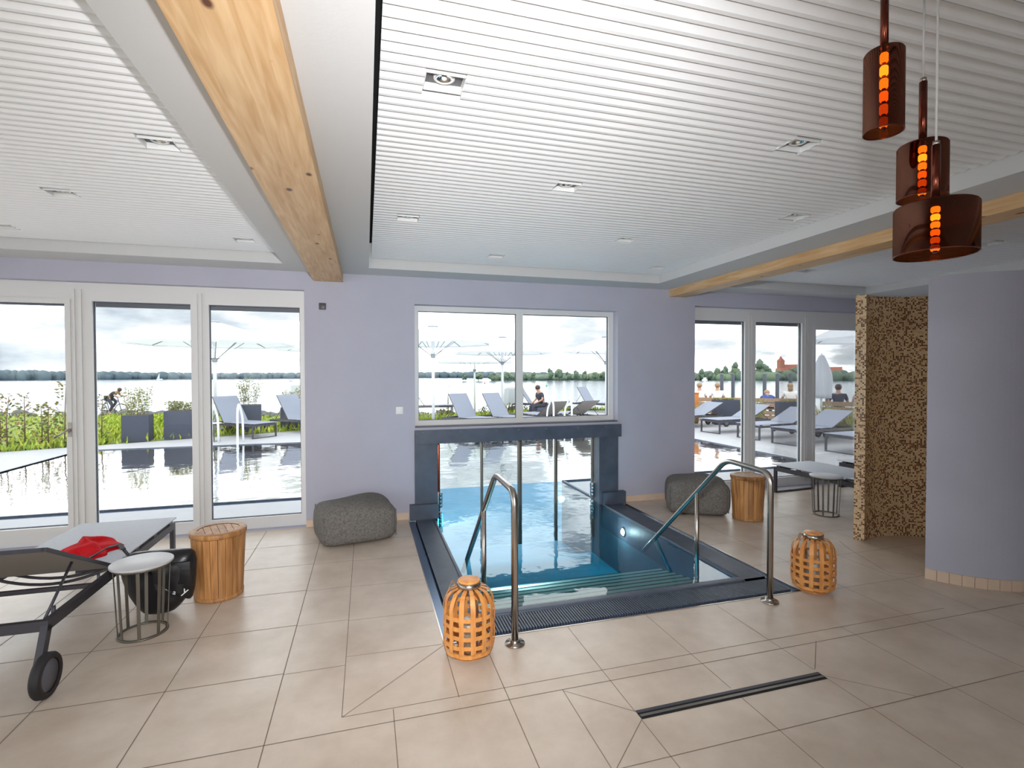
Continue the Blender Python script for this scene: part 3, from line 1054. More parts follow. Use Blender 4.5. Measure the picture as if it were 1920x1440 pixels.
# ================================================================== FURNITURE
def make_lounger(ang, sling=None):
    """foot at y=0, head towards +y"""
    t = empty('sun_lounger', (0, 0, 0))
    W, ZR, ZS, HY_, BL = 0.345, 0.36, 0.392, 1.20, 0.81
    f = MB()
    for s in (-1, 1):
        f.box(s*W-.016, s*W+.016, 0.06, 1.945, ZR-.055, ZR)
    f.box(-W+.016, W-.016, 0.06, 0.095, ZR-.05, ZR).box(-W+.016, W-.016, 1.91, 1.944, ZR-.055, ZR-.002)
    f.box(-W+.016, W-.016, 1.36, 1.385, ZR-.045, ZR-.02)
    lg = MB()
    lg.box(-W-.016, -W+.016, 0.06, 0.10, 0, ZR-.055).box(W-.016, W+.016, 0.06, 0.10, 0, ZR-.055).box(-W+.016, W-.016, .06, .10, 0, .022)
    lg.build('foot_loop', M_anth, t)
    for s in (-1, 1):
        b = MB()
        b.bar((s*W, 1.925, ZR-.03), (s*W, 2.015, 0.105), .032, .046, side=(1, 0, 0))
        b.build('rear_leg', M_anth, t)
        wh = MB()
        wx = s*(W+.045)
        M = Matrix.Translation((wx, 2.03, 0.112)) @ Matrix.Rotation(pi/2, 4, 'Y')
        wh.lathe([(.080, -.021), (.104, -.024), (.112, -.014), (.112, .014), (.104, .024), (.080, .021)], 36, M=M)
        wo = wh.build('wheel', M_rubber, t)
        hb = MB()
        hb.lathe([(0, .015), (.078, .017), (.082, .010), (.082, -.010), (.078, -.017), (0, -.015)], 32, M=M)
        hb.build('wheel_hub', M_hub, wo)
    for s in (-1, 1):
        for y in (0.14, 0.48, 0.82, 1.14):
            f.box(s*(W-.003)-.012, s*(W-.003)+.012, y-.03, y+.03, ZR-.001, ZS-.012)
    for s in (-1, 1):
        f.tube([(s*(W-.01), 1.35, ZR-.02), (s*(W-.01), 1.35, ZR+.03)], .009, 8)
        f.tube([(s*(W-.01), 1.84, ZR-.02), (s*(W-.01), 1.84, ZR+.035)], .011, 8)
    f.build('frame', M_anth, t)
    sl = MB()
    sl.rbox(-W-.012, W+.012, 0.015, HY_, ZS-.012, ZS, .005, 2)
    sl.build('seat_sling', sling or M_sling, t)
    st = MB()
    for y in (1.06, 1.17):
        st.tube([(W*x, y, ZS-.016-.085*(1-x*x)) for x in [-1+k/6 for k in range(13)]], .010, 8)
    st.build('spreader_bow', M_anth, t)
    d = Vector((0, cos(ang), sin(ang)))
    nrm = Vector((0, -sin(ang), cos(ang)))
    o = Vector((0, HY_+.006, ZS-.006))
    b = MB()
    for s in (-1, 1):
        p0 = o+Vector((s*W, 0, 0))
        b.bar(p0, p0+d*BL, .026, .022, side=(1, 0, 0))
    b.bar(o+d*(BL-.012)+Vector((-W, 0, 0)), o+d*(BL-.012)+Vector((W, 0, 0)), .024, .022, side=d)
    bf = b.build('backrest_frame', M_anth, t)
    q = MB()
    for off, mi in ((.0115, 0), (-.0115, 1)):
        q.face([o+nrm*off+Vector((x, 0, 0))+d*a for x, a in ((-W-.008, 0.0), (W+.008, 0.0), (W+.008, BL-.0), (-W-.008, BL-.0))], mi)
    q.build('backrest_sling', [sling or M_sling, M_slingback], bf, clean=False)
    for s in (-1, 1):
        pr = MB()
        p = o+d*.44+Vector((s*(W-.03), 0, 0))-nrm*.02
        pr.tube([p, (s*(W-.03), min(1.90, p.y+.30), ZR-.03)], .008, 8)
        pr.build('prop_strut', M_anth, t)
    return t

GL = 'sun loungers'
L0 = make_lounger(radians(25.6))
L0.location = (-1.985, 5.215, 0); L0.rotation_euler = (0, 0, pi)
tag(L0, 'grey sling sun lounger on wheels with a red towel on it, left of the pool', 'sun lounger', GL)
LR = make_lounger(radians(3))
LR.location = (5.79, 5.90, 0); LR.rotation_euler = (0, 0, pi+radians(3)); LR.scale = (1, .93, 1)
tag(LR, 'grey sling sun lounger by the right glazing, behind the small round table', 'sun lounger', GL)
c = place(LR, (6.95, 5.90, 0), pi+radians(3), 'grey sun lounger by the right glazing, mostly hidden by the mosaic drum edge', GL)

# red towel
def crumple(name, quad, z0, h, material, seed, n=22, wob=.018):
    m = MB()
    r = random.Random(seed)
    ph = [r.uniform(0, 6.28) for _ in range(8)]
    A, B, C_, D = [Vector((p[0], p[1], 0)) for p in quad]
    g = []
    for i in range(n+1):
        row = []
        for j in range(n+1):
            u, v = i/n, j/n
            p = A*(1-u)*(1-v)+B*u*(1-v)+C_*u*v+D*(1-u)*v
            k = (sin(pi*u)*sin(pi*v))**.38
            f_ = .72+.22*sin(6*u+3*v+ph[0])*sin(3*v+ph[1])+.12*sin(11*u-7*v+ph[2])+.05*sin(17*v+ph[3]+8*u)
            ed = Vector((sin(13*v+ph[4])*wob, sin(12*u+ph[5])*wob, 0))
            row.append(m.bm.verts.new(p+ed+Vector((0, 0, z0+h*k*f_))))
        g.append(row)
    for i in range(n):
        for j in range(n):
            f = m.bm.faces.new((g[i][j], g[i+1][j], g[i+1][j+1], g[i][j+1]))
            f.smooth = True
    bnd = [g[i][0] for i in range(n)]+[g[n][j] for j in range(n)]+[g[i][n] for i in range(n, 0, -1)]+[g[0][j] for j in range(n, 0, -1)]
    m.bm.faces.new(bnd[::-1])
    return m.build(name, material, clean=False)
tag(crumple('towel', [(-2.10, 4.38), (-1.80, 4.13), (-1.72, 4.46), (-2.02, 4.70)], .393, .085, M_red, 3), 'crumpled red towel lying on the grey lounger', 'towel')

# black bag hanging beside the lounger
def make_bag():
    t = empty('tote_bag', (-1.40, 4.085, 0), 0, 'black nylon bag with white lettering slumped behind the round side table', 'bag')
    out = [(-1.62, .43), (-1.60, .27), (-1.555, .14), (-1.49, .04), (-1.455, .006), (-1.36, .006), (-1.30, .02), (-1.245, .09), (-1.225, .12), (-1.21, .08), (-1.185, .13), (-1.165, .38), (-1.195, .43), (-1.29, .425), (-1.45, .435)]
    n = len(out)
    c0 = (-1.40, .25)
    m = MB()
    rings = []
    r = random.Random(5)
    for s, dd in ((1.0, 0.0), (.94, .035), (.80, .062), (.58, .078), (.32, .086)):
        for sg in ((1,) if dd == 0 else (1, -1)):
            pass
        rings.append((s, dd))
    def ring(s, y):
        s *= 1.09
        return [m.bm.verts.new(((c0[0]+(x-c0[0])*s)+1.40, y+(r.uniform(-.012, .012) if s < .95 else 0), max(.004, c0[1]+(z-c0[1])*s))) for x, z in out]
    base = ring(1.0, 0)
    for sg in (-1, 1):
        prev = base
        for s, dd in rings[1:]:
            cur = ring(s, sg*dd)
            for k in range(n):
                q = (prev[k], prev[(k+1) % n], cur[(k+1) % n], cur[k])
                f = m.bm.faces.new(q if sg > 0 else q[::-1])
                f.smooth = True
            prev = cur
        cv = m.bm.verts.new((0, sg*.088, .25))
        for k in range(n):
            f = m.bm.faces.new((prev[k], prev[(k+1) % n], cv))
            f.smooth = True
    body = m.build('body', M_bag, t)
    sm = body.modifiers.new('smooth', 'SUBSURF')
    sm.levels = sm.render_levels = 1
    # carrying strap looped over the lounger rail
    s = MB()
    pts = [(-.17, .03, .40), (-.21, .03, .46), (-.26, .10, .475), (-.34, .12, .455), (-.40, .10, .42), (-.43, .05, .405)]
    for i in range(len(pts)-1):
        s.bar(pts[i], pts[i+1], .028, .006, side=(0, 1, .15))
    s.build('strap', M_rubber, t)
    fl_ = MB()
    fl_.rbox(.10, .225, -.078, -.062, .215, .37, .006, 2)
    fl_.build('pocket_flap', M_bag, t)
    return t
bag = make_bag()
for ch, x, sz in (('a', .125, .045), ('y', .180, .075)):
    cu = bpy.data.curves.new('lettering', 'FONT')
    cu.body = ch
    cu.size = sz
    cu.extrude = .001
    tmp = bpy.data.objects.new('lettering_tmp', cu)
    COL.objects.link(tmp)
    dg = bpy.context.evaluated_depsgraph_get()
    me = bpy.data.meshes.new_from_object(tmp.evaluated_get(dg))
    bpy.data.objects.remove(tmp)
    me.materials.clear()
    me.materials.append(M_white)
    o = bpy.data.objects.new('lettering', me)
    COL.objects.link(o)
    o.parent = bag
    o['label'] = 'white letter'
    o.location = (x-.01, -.083 if ch == 'a' else -.081, .155)
    o.rotation_euler = (pi/2, radians(14 if ch == 'a' else 24), 0)

# teak stools
def make_stool():
    t = empty('teak_stool', (0, 0, 0))
    Hh, RT, RB = .50, .190, .158
    s = MB()
    n = 22
    for k in range(n):
        a, b = 2*pi*k/n+.010, 2*pi*(k+1)/n-.010
        for z0, z1 in ((.03, .465),):
            def P(r, a_, z): return (r*cos(a_), r*sin(a_), z)
            def R(z): return RB+(RT-.008-RB)*(z/Hh)
            zs = [z0+(z1-z0)*i/4 for i in range(5)]
            mid = (a+b)/2
            for i in range(4):
                s.face([P(R(zs[i]), a, zs[i]), P(R(zs[i])+.002, mid, zs[i]), P(R(zs[i+1])+.002, mid, zs[i+1]), P(R(zs[i+1]), a, zs[i+1])])
                s.face([P(R(zs[i])+.002, mid, zs[i]), P(R(zs[i]), b, zs[i]), P(R(zs[i+1]), b, zs[i+1]), P(R(zs[i+1])+.002, mid, zs[i+1])])
                s.face([P(R(zs[i])-.018, a, zs[i]), P(R(zs[i]), a, zs[i]), P(R(zs[i+1]), a, zs[i+1]), P(R(zs[i+1])-.018, a, zs[i+1])])
                s.face([P(R(zs[i]), b, zs[i]), P(R(zs[i])-.018, b, zs[i]), P(R(zs[i+1])-.018, b, zs[i+1]), P(R(zs[i+1]), b, zs[i+1])])
    s.build('staves', M_teak, t)
    MB().lathe([(RB-.02, 0), (RB+.003, 0), (RB+.006, .006), (RB+.008, .032), (RB-.02, .032)], 48).build('bottom_ring', M_teak, t)
    MB().lathe([(RT-.05, .468), (RT-.004, .462), (RT, .468), (RT, .494), (RT-.006, .5), (RT-.05, .5)], 48).build('top_ring', M_teak, t)
    p = MB()
    r = RT-.05
    w = 2*r/6
    for k in range(6):
        x0, x1 = -r+w*k+.0015, -r+w*(k+1)-.0015
        xm = 0 if x0 < 0 < x1 else min(abs(x0), abs(x1))
        pts = []
        for x in (x0, (x0+x1)/2, x1):
            pts.append((x, sqrt(max(0, r*r-x*x))))
        poly = [(x, -y) for x, y in pts]+[(x, y) for x, y in pts[::-1]]
        poly = [q for i, q in enumerate(poly) if i == 0 or (Vector(q)-Vector(poly[i-1])).length > 1e-4]
        if (Vector(poly[0])-Vector(poly[-1])).length < 1e-4: poly = poly[:-1]
        p.prism(poly, 'z', .472, .497)
    p.build('top_boards', M_teak, t)
    return t
s0 = make_stool()
s0.location = (-1.075, 4.31, 0); s0.rotation_euler = (0, 0, .35)
tag(s0, 'round teak stave stool between the lounger and the left pouf', 'stool', 'round teak stools')
place(s0, (4.175, 4.86, 0), 1.2, 'round teak stave stool beside the right pouf, behind the handrail', 'round teak stools')

# round side tables on a wire drum
def make_side_table(rt):
    t = empty('side_table', (0, 0, 0))
    MB().lathe([(0, .446), (rt-.004, .446), (rt, .449), (rt, .459), (rt-.003, .461), (0, .461)], 48).build('table_top', M_tabtop, t)
    MB().lathe([(rt-.028, .432), (rt-.012, .432), (rt-.012, .4455), (rt-.028, .4455), (rt-.028, .432)], 40).build('top_ring', M_bronze, t)
    b = MB()
    n = 8
    for k in range(n):
        a = 2*pi*k/n+.2
        d = Vector((cos(a), sin(a), 0))
        b.bar(d*.132+Vector((0, 0, .008)), d*(rt-.02)+Vector((0, 0, .44)), .019, .004, side=(-d.y, d.x, 0))
    b.build('uprights', M_bronze, t)
    MB().lathe([(.122, 0), (.140, 0), (.140, .010), (.122, .010), (.122, 0)], 40).build('base_ring', M_bronze, t)
    return t
st = make_side_table(.172)
st.location = (-1.392, 3.815, 0)
tag(st, 'small round side table with an open wire base in front of the black bag', 'side table', 'round wire side tables')
place(st, (5.165, 4.735, 0), .35, 'small round side table with an open wire base beside the mosaic drum', 'round wire side tables')

# poufs
def make_pouf(seed, L=.66, D=.62, H=.36):
    t = empty('pouf', (0, 0, 0))
    r = random.Random(seed)
    ph = [r.uniform(0, 6.28) for _ in range(6)]
    b = bmesh.new()
    bmesh.ops.create_cube(b, size=2)
    bmesh.ops.subdivide_edges(b, edges=list(b.edges), cuts=11, use_grid_fill=True)
    for v in b.verts:
        x, y, z = v.co
        p = 6.0
        k = (abs(x)**p+abs(y)**p+abs(z)**p)**(1/p)
        x, y, z = x/k, y/k, z/k
        bul = .07*(1-x*x)*(1-y*y)
        zz = z*(.5)*H*(1+(.55 if z > 0 else .0)*bul/.07*.42)
        sag = .018*sin(3*x+ph[0])*sin(2.4*y+ph[1])*(1 if z > 0 else 0)
        side = 1+.05*(1-z*z)+.015*sin(5*y+ph[2])
        v.co = (x*L/2*side, y*D/2*(1+.05*(1-z*z)+.015*sin(5*x+ph[3])), max(0, zz+H/2+sag))
    m = MB()
    m.merge(b)
    m.build('cover', M_pouf, t)
    s = MB()
    def ringpts(z, g):
        out = []
        for k in range(64):
            a = 2*pi*k/64
            c_, s_ = cos(a), sin(a)
            q = (abs(c_)**6+abs(s_)**6)**(1/6)
            out.append((c_/q*L/2*g, s_/q*D/2*g, z))
        return out
    s.tube(ringpts(H*.86, .955), .006, 6, closed=True)
    for sx in (-1, 1):
        for sy in (-1, 1):
            s.tube([(sx*L*.476, sy*D*.476, H*.14+H*.72*k/6) for k in range(7)], .006, 6)
    s.build('seam', M_pouf, t)
    return t
p0 = make_pouf(2, .72, .62, .36)
p0.location = (-0.12, 5.46, 0); p0.rotation_euler = (0, 0, radians(12))
tag(p0, 'charcoal woven pouf against the lavender wall left of the pool', 'pouf', 'charcoal woven poufs')
p1 = make_pouf(5, .68, .58, .385)
p1.location = (3.83, 5.33, 0); p1.rotation_euler = (0, 0, radians(-30))
tag(p1, 'charcoal woven pouf beside the teak stool right of the pool', 'pouf', 'charcoal woven poufs')

# bamboo lanterns
def make_lantern():
    t = empty('bamboo_lantern', (0, 0, 0))
    Hh = .395
    def R(z):
        u = z/Hh
        if u < .18: return .100+(.152-.100)*sin(u/.18*pi/2)
        if u < .68: return .152
        return .063+(.152-.063)*max(0, 1-((u-.68)/.32)**2.3)**(1/2.3)
    zs = [Hh*k/26 for k in range(27)]
    n = 14
    for k in range(n):
        a = 2*pi*k/n
        d, s = Vector((cos(a), sin(a), 0)), Vector((-sin(a), cos(a), 0))
        m = MB()
        rows = []
        for z in zs:
            w = .0145*min(1, .55+.45*R(z)/.15)
            wob = .0022*sin(z*2*pi/.108+(pi if k % 2 else 0))
            r_ = R(z)+wob
            rows.append([m.bm.verts.new(d*(r_+o_)+s*(q*w)+Vector((0, 0, z+.004))) for o_, q in ((0, -1), (0, 1), (-.003, 1), (-.003, -1))])
        for i in range(len(rows)-1):
            for j in range(4):
                f = m.bm.faces.new((rows[i][j], rows[i][(j+1) % 4], rows[i+1][(j+1) % 4], rows[i+1][j]))
                f.smooth = False
        m.bm.faces.new(rows[0][::-1]); m.bm.faces.new(rows[-1])
        m.build('rib', M_bamboo, t)
    for i, z in enumerate((.045, .098, .152, .206, .258)):
        pts = []
        m = MB()
        N_ = 84
        rows = []
        for k in range(N_):
            a = 2*pi*k/N_
            wob = .003*sin(a*n/2*1.0+(pi if i % 2 else 0))
            r_ = R(z)-.001+wob
            rows.append([m.bm.verts.new((cos(a)*(r_+o_), sin(a)*(r_+o_), z+q)) for o_, q in ((.001, -.0115), (.001, .0115), (-.002, .0115), (-.002, -.0115))])
        for k in range(N_):
            for j in range(4):
                f = m.bm.faces.new((rows[k][j], rows[k][(j+1) % 4], rows[(k+1) % N_][(j+1) % 4], rows[(k+1) % N_][j]))
        m.build('hoop', M_bamboo, t)
    MB().lathe([(0, 0), (.10, 0), (.10, .006), (0, .006)], 32).build('base_plate', M_bamboo, t)
    MB().lathe([(.070, .388), (.070, .43), (.066, .43), (.066, .388), (.070, .388)], 32).build('neck_ring', M_steel, t)
    MB().lathe([(0, .428), (.0655, .428), (.0655, .437), (.060, .440), (0, .440)], 32).build('lid', M_bamboo, t)
    h = MB()
    hp = [(-.072, .0, .405), (-.098, .0, .432), (-.108, .0, .42), (-.12, 0, .385)]
    for i in range(3):
        h.bar(hp[i], hp[i+1], .03, .003, side=(0, 1, 0))
    h.build('leather_loop', M_bench, t)
    MB().lathe([(.052, .30), (.056, .29), (.056, .012), (.001, .010)], 28).build('glass_jar', M_jar, t)
    cd = MB().lathe([(0, .012), (.038, .012), (.038, .20), (.034, .205), (0, .203)], 24).build('candle', M_candle, t)
    MB().tube([(0, 0, .203), (.001, 0, .215)], .0015, 6).build('wick', M_black, cd)
    return t
la = make_lantern()
la.location = (0.578, 2.985, 0); la.rotation_euler = (0, 0, radians(-15))
tag(la, 'woven bamboo lantern with a candle at the near left pool corner', 'lantern', 'woven bamboo lanterns')
place(la, (3.285, 3.12, 0), radians(-12), 'woven bamboo lantern with a candle at the right pool corner near the shower drum', 'woven bamboo lanterns')

# smoked copper pendant lamps
def pendant(x, y, zb, zt, r, zstem, label):
    t = empty('pendant_lamp', (x, y, 0), 0, label, 'pendant lamp', 'smoked copper pendant lamps')
    h = zt-zb
    sh = MB()
    e_ = .008
    sh.lathe([(r, zb), (r, zt-e_), (r-e_*.4, zt-e_*.35), (r-e_, zt), (.013, zt)], 48)
    sh.build('shade', M_shade, t)
    MB().lathe([(r+.0008, zb), (r+.0008, zb+.003), (r-.002, zb+.003), (r-.002, zb), (r+.0008, zb)], 48).build('shade_rim', M_copper, t)
    MB().tube([(0, 0, zt-.002), (0, 0, zstem)], .0112, 14).build('stem', M_copper, t)
    if zstem < 2.84:
        MB().tube([(0, 0, zstem), (0, 0, zstem+.012)], .009, 12).build('stem_cap', M_steel, t)
        MB().tube([(0, 0, zstem+.012), (0, 0, 2.858)], .0032, 8).build('cord', M_cord, t)
    n = 6
    sp = (h-.012)/n
    for k, lv in enumerate((1, 0, 1, 2, 3, 4)):
        z1 = zt-.006-sp*k
        z0 = z1-sp*.74
        MB().lathe([(0, z0), (.009, z0), (.0115, z0+.004), (.0115, z1-.004), (.009, z1), (0, z1)], 16).build('glow_segment', M_glow[lv], t)
    MB().tube([(0, 0, zb+.006), (0, 0, zt-.004)], .006, 10).build('lamp_core', M_copper, t)
    return t
pendant(1.538, 1.215, 2.400, 2.648, .0535, 2.858, 'tall narrow copper pendant lamp hanging highest and furthest left')
pendant(1.712, 1.222, 2.215, 2.388, .0675, 2.585, 'middle copper pendant lamp partly behind the lowest one')
pendant(1.602, 1.105, 2.004, 2.150, .1005, 2.322, 'lowest and widest copper pendant lamp with a glowing core')

# ================================================================== OUTSIDE
m = MB()
for poly in ([(-14, 6.25), (0.70, 6.25), (0.70, 7.24), (-14, 7.24)], [(2.92, 6.25), (20, 6.25), (20, 7.24), (2.92, 7.24)],
             [(-14, 7.24), (-6.0, 7.24), (-6.0, 14.27), (-7.55, 13.62), (-14, 10.6)],
             [(-6.0, 13.42), (7.97, 13.42), (7.97, 20.9), (2.3, 18.3), (-1.9, 16.15), (-6.0, 14.27)],
             [(7.97, 7.24), (20, 7.24), (20, 17.3), (14.2, 18.8), (9, 21.4), (7.97, 20.9)]):
    m.prism(poly, 'z', -0.35, 0.0)
struct(m, 'terrace', M_terrace, 'pale stone terrace around the outdoor pool', 'terrace')
m = MB()
m.box(-6.0, 0.70, 7.24, 7.40, -.3, -.022, 0).box(2.92, 7.97, 7.24, 7.40, -.3, -.022, 0)
m.box(-6.0, 0.70, 7.40, 7.43, -1.0, .002, 1).box(2.92, 7.97, 7.40, 7.43, -1.0, .002, 1)
m.box(0.68, 0.71, 6.25, 7.43, -1.0, .002, 1).box(2.91, 2.94, 6.25, 7.43, -1.0, .002, 1)
m.box(-6.03, -6.0, 7.40, 13.42, -1.0, .004, 1).box(7.95, 7.98, 7.40, 13.42, -1.0, .004, 1)
m.box(-6.03, 7.98, 13.40, 13.43, -1.0, .004, 1)
struct(m, 'outdoor_pool_edge', [M_channel, M_slate], 'dark edge and gutter of the outdoor pool', 'pool')
m = MB()
m.face([(-6, 7.4, -.95), (7.97, 7.4, -.95), (7.97, 13.42, -.95), (-6, 13.42, -.95)])
m.face([(.70, 6.25, -.95), (2.92, 6.25, -.95), (2.92, 7.4, -.95), (.70, 7.4, -.95)])
struct(m, 'outdoor_pool_basin', M_poolout, 'dark blue floor of the outdoor pool', 'pool')
m = MB()
m.face([(-6, 7.43, -.014), (7.95, 7.43, -.014), (7.95, 13.40, -.014), (-6, 13.40, -.014)])
m.face([(.71, 6.25, -.014), (2.91, 6.25, -.014), (2.91, 7.43, -.014), (.71, 7.43, -.014)])
struct(m, 'outdoor_pool_water', M_water2, 'rippled water of the outdoor pool', 'water')

# meadow falling to the shore
near = [(-60, 9), (-14, 10.6), (-7.55, 13.62), (-6, 14.27), (-1.9, 16.15), (2.3, 18.3), (9, 21.4), (14.2, 18.8), (20, 17.3), (40, 17.0)]
far = [(-70, 42), (-26, 36), (-13, 31.5), (-9, 30), (-3, 27.5), (2, 26), (9, 23.4), (14.5, 19.3), (20, 17.8), (40, 17.4)]
m = MB()
for i in range(len(near)-1):
    m.face([(*near[i], -.02), (*near[i+1], -.02), (*far[i+1], -.5), (*far[i], -.5)])
    m.face([(*far[i], -.5), (*far[i+1], -.5), (far[i+1][0], far[i+1][1]+7, -4.6), (far[i][0], far[i][1]+7, -4.6)])
struct(m, 'meadow_ground', M_soil, 'green bank between the terrace and the lake', 'ground')
m = MB()
m.face([(-1800, 16.5, -4.0), (1800, 16.5, -4.0), (1800, 3000, -4.0), (-1800, 3000, -4.0)])
struct(m, 'lake', M_lake, 'wide bright lake beyond the terrace', 'lake')

def meadow_at(x):
    for i in range(len(near)-1):
        if near[i][0] <= x <= near[i+1][0]:
            t_ = (x-near[i][0])/(near[i+1][0]-near[i][0])
            j = (x-far[i][0])/(far[i+1][0]-far[i][0]) if far[i][0] <= x <= far[i+1][0] else t_
            return near[i][1]*(1-t_)+near[i+1][1]*t_, t_, i
    return 15, 0, 0
g = MB()
r = random.Random(11)
for k in range(15000):
    i = r.choice((1, 1, 2, 2, 3, 4, 4, 4, 5, 5, 6, 6))
    t_ = r.random()
    a, b = Vector((*near[i], -.02)).lerp(Vector((*near[i+1], -.02)), t_), Vector((*far[i], -.5)).lerp(Vector((*far[i+1], -.5)), t_)
    if i == 1 and a.x < -11.5:
        continue
    p = a.lerp(b, r.random()**1.3)
    d = Vector((r.uniform(-.6, .6), r.uniform(-.6, .6), 1))
    g.leaf(p, d, r.uniform(.03, .09), r.uniform(.10, .30), r)
tag(g.build('grass', M_grass, clean=False), 'bright green meadow grass between the terrace and the lake', 'grass', None, 'stuff')

# ---------------- plants
def sprig(mb, p, h, n, r, lw, lh, spread):
    for k in range(n):
        z = h*(k+1)/n
        a = r.uniform(0, 6.28)
        rad = spread*(1-.6*z/h)
        q = p+Vector((cos(a)*rad*r.uniform(.1, 1), sin(a)*rad*r.uniform(.1, 1), z))
        mb.leaf(q, (cos(a), sin(a), r.uniform(-.2, .9)), lw*r.uniform(.6, 1.2), lh*r.uniform(.6, 1.2), r)

def hedge_plant(seed, h):
    t = empty('hedge_sapling', (0, 0, 0))
    r = random.Random(seed)
    MB().tube([(0, 0, -.03), (r.uniform(-.02, .02), 0, h*.5), (r.uniform(-.05, .05), 0, h*.95)], [.014, .011, .005], 6).build('stem', M_bark, t)
    f = MB()
    sprig(f, Vector((0, 0, 0)), h, 84, r, .062, .10, .19)
    f.build('foliage', M_leaf, t, clean=False)
    return t
GS = 'young hedge saplings along the terrace edge'
protos = [hedge_plant(s, h) for s, h in ((1, 1.1), (2, 1.3), (3, .95))]
spots = []
for k in range(26):
    t_ = k/25
    x = -10.6+t_*5.1
    spots.append((x, meadow_at(x)[0]+.22+.12*(k % 3)))
spots = [q for q in spots if not (-5.95 < q[0] < -4.2)]
for k, (x, y) in enumerate(spots):
    o = protos[k] if k < 3 else copy_tree(protos[k % 3])
    o.location = (x, y, -.02); o.rotation_euler = (0, 0, k*1.7)
    o.scale = (1, 1, (.95, 1.08, .9, 1.15)[k % 4])
    tag(o, 'young leafy hedge sapling on a thin stem at the meadow edge', 'sapling', GS)
def low_bush(seed):
    r = random.Random(seed)
    f = MB()
    for k in range(110):
        a, q = r.uniform(0, 6.28), r.random()**.5
        f.leaf((cos(a)*.42*q, sin(a)*.3*q, r.uniform(0, .42)*(1-q*.5)), (cos(a)*.5, sin(a)*.5, 1), .05, .11, r)
    return f.build('low_shrub', M_leaf, clean=False)
b0 = low_bush(4)
bx = [(-3.8, 16.3), (-1.2, 17.1), (0.9, 18.4), (1.9, 19.0), (2.9, 19.6), (3.8, 20.2), (4.8, 20.5), (5.7, 20.9), (6.6, 21.3), (7.5, 21.6), (8.4, 22.0), (-0.2, 17.9)]
for k, (x, y) in enumerate(bx):
    o = b0 if k == 0 else b0.copy()
    if k: COL.objects.link(o)
    o.location = (x, y, -.06); o.rotation_euler = (0, 0, k*2.1); o.scale = (1, 1, .8+.35*((k*7) % 5)/4)
    tag(o, 'low yellow-green shrub behind the terrace loungers', 'shrub', 'low shrubs at the terrace edge')

# ---------------- planters
def planter(loc, w, d, h, rz, seed, label, kind='bush', plant_h=.75):
    t = empty('planter_box', loc, rz, label, 'planter', 'slate blue square planters')
    b = MB()
    b.box(-w/2, w/2, -d/2, d/2, 0, h-.02)
    for x0, x1, y0, y1 in ((-w/2, -w/2+.03, -d/2, d/2), (w/2-.03, w/2, -d/2, d/2), (-w/2+.03, w/2-.03, -d/2, -d/2+.03), (-w/2+.03, w/2-.03, d/2-.03, d/2)):
        b.box(x0, x1, y0, y1, h-.02, h)
    b.build('box', M_planter, t)
    r = random.Random(seed)
    MB().box(-w/2+.03, w/2-.03, -d/2+.03, d/2-.03, h-.021, h-.008).build('soil', M_bark, t)
    f = MB()
    if kind == 'bush':
        for k in range(16):
            p = Vector((r.uniform(-w*.4, w*.4), r.uniform(-d*.3, d*.3), h-.03))
            q = p+Vector((r.uniform(-.2, .2), r.uniform(-.1, .1), plant_h*r.uniform(.6, 1.0)))
            f.tube([p, p.lerp(q, .5)+Vector((.01, 0, 0)), q], .004, 4)
            for i in range(26):
                s = p.lerp(q, r.uniform(.15, 1.0))
                a = r.uniform(0, 6.28)
                f.leaf(s+Vector((cos(a)*.03, sin(a)*.03, 0)), (cos(a), sin(a), r.uniform(-.1, .8)), .026, .075, r)
    else:
        for k in range(150):
            a = r.uniform(0, 6.28)
            p = Vector((r.uniform(-w*.4, w*.4), r.uniform(-d*.3, d*.3), h-.03))
            f.leaf(p, (cos(a)*.45, sin(a)*.45, 1), .022, plant_h*r.uniform(.6, 1.05), r)
    f.build('plant', M_leaf2, t, clean=False)
    return t
planter((-5.48, 14.90, 0), .56, .46, .66, radians(6), 1, 'slate blue planter with a feathery shrub, leftmost beyond the pool')
planter((-4.66, 15.25, 0), .62, .50, .72, radians(6), 2, 'slate blue planter half hidden by the second window post', plant_h=.28)
planter((-3.22, 16.35, 0), .56, .50, .78, radians(8), 3, 'slate blue planter with a spiky shrub behind the left terrace lounger', plant_h=.9)
planter((-2.25, 17.3, 0), .62, .56, .62, radians(8), 4, 'slate blue planter behind the second terrace lounger', plant_h=.7)
planter((11.15, 14.0, 0), .75, .42, .80, radians(-18), 5, 'tall slate planter behind the first lounger of the right terrace', plant_h=.05)
planter((12.2, 12.42, 0), .76, .42, .80, radians(-18), 6, 'tall slate planter behind the third lounger of the right terrace', plant_h=.05)
# grasses on the right terrace
def grass_clump(loc, h, n, seed, label, spread=.35):
    r = random.Random(seed)
    f = MB()
    for k in range(n):
        a = r.uniform(0, 6.28)
        q = r.random()*spread
        f.leaf((cos(a)*q, sin(a)*q, 0), (cos(a)*.45, sin(a)*.45, 1), .028, h*r.uniform(.55, 1.05), r)
    o = f.build('ornamental_grass', M_leaf2, clean=False)
    o.location = loc
    return tag(o, label, 'grass', 'ornamental grasses on the terrace')
grass_clump((9.95, 14.3, 0), .85, 130, 1, 'ornamental grass clump near the orange box behind the first right terrace lounger', .28)
grass_clump((12.15, 14.1, 0), 1.0, 150, 2, 'ornamental grass clump showing right of the first post of the right glazing', .3)
grass_clump((11.75, 10.35, 0), 1.0, 260, 3, 'large yellow-green grass clump in front of the seated couple', .5)

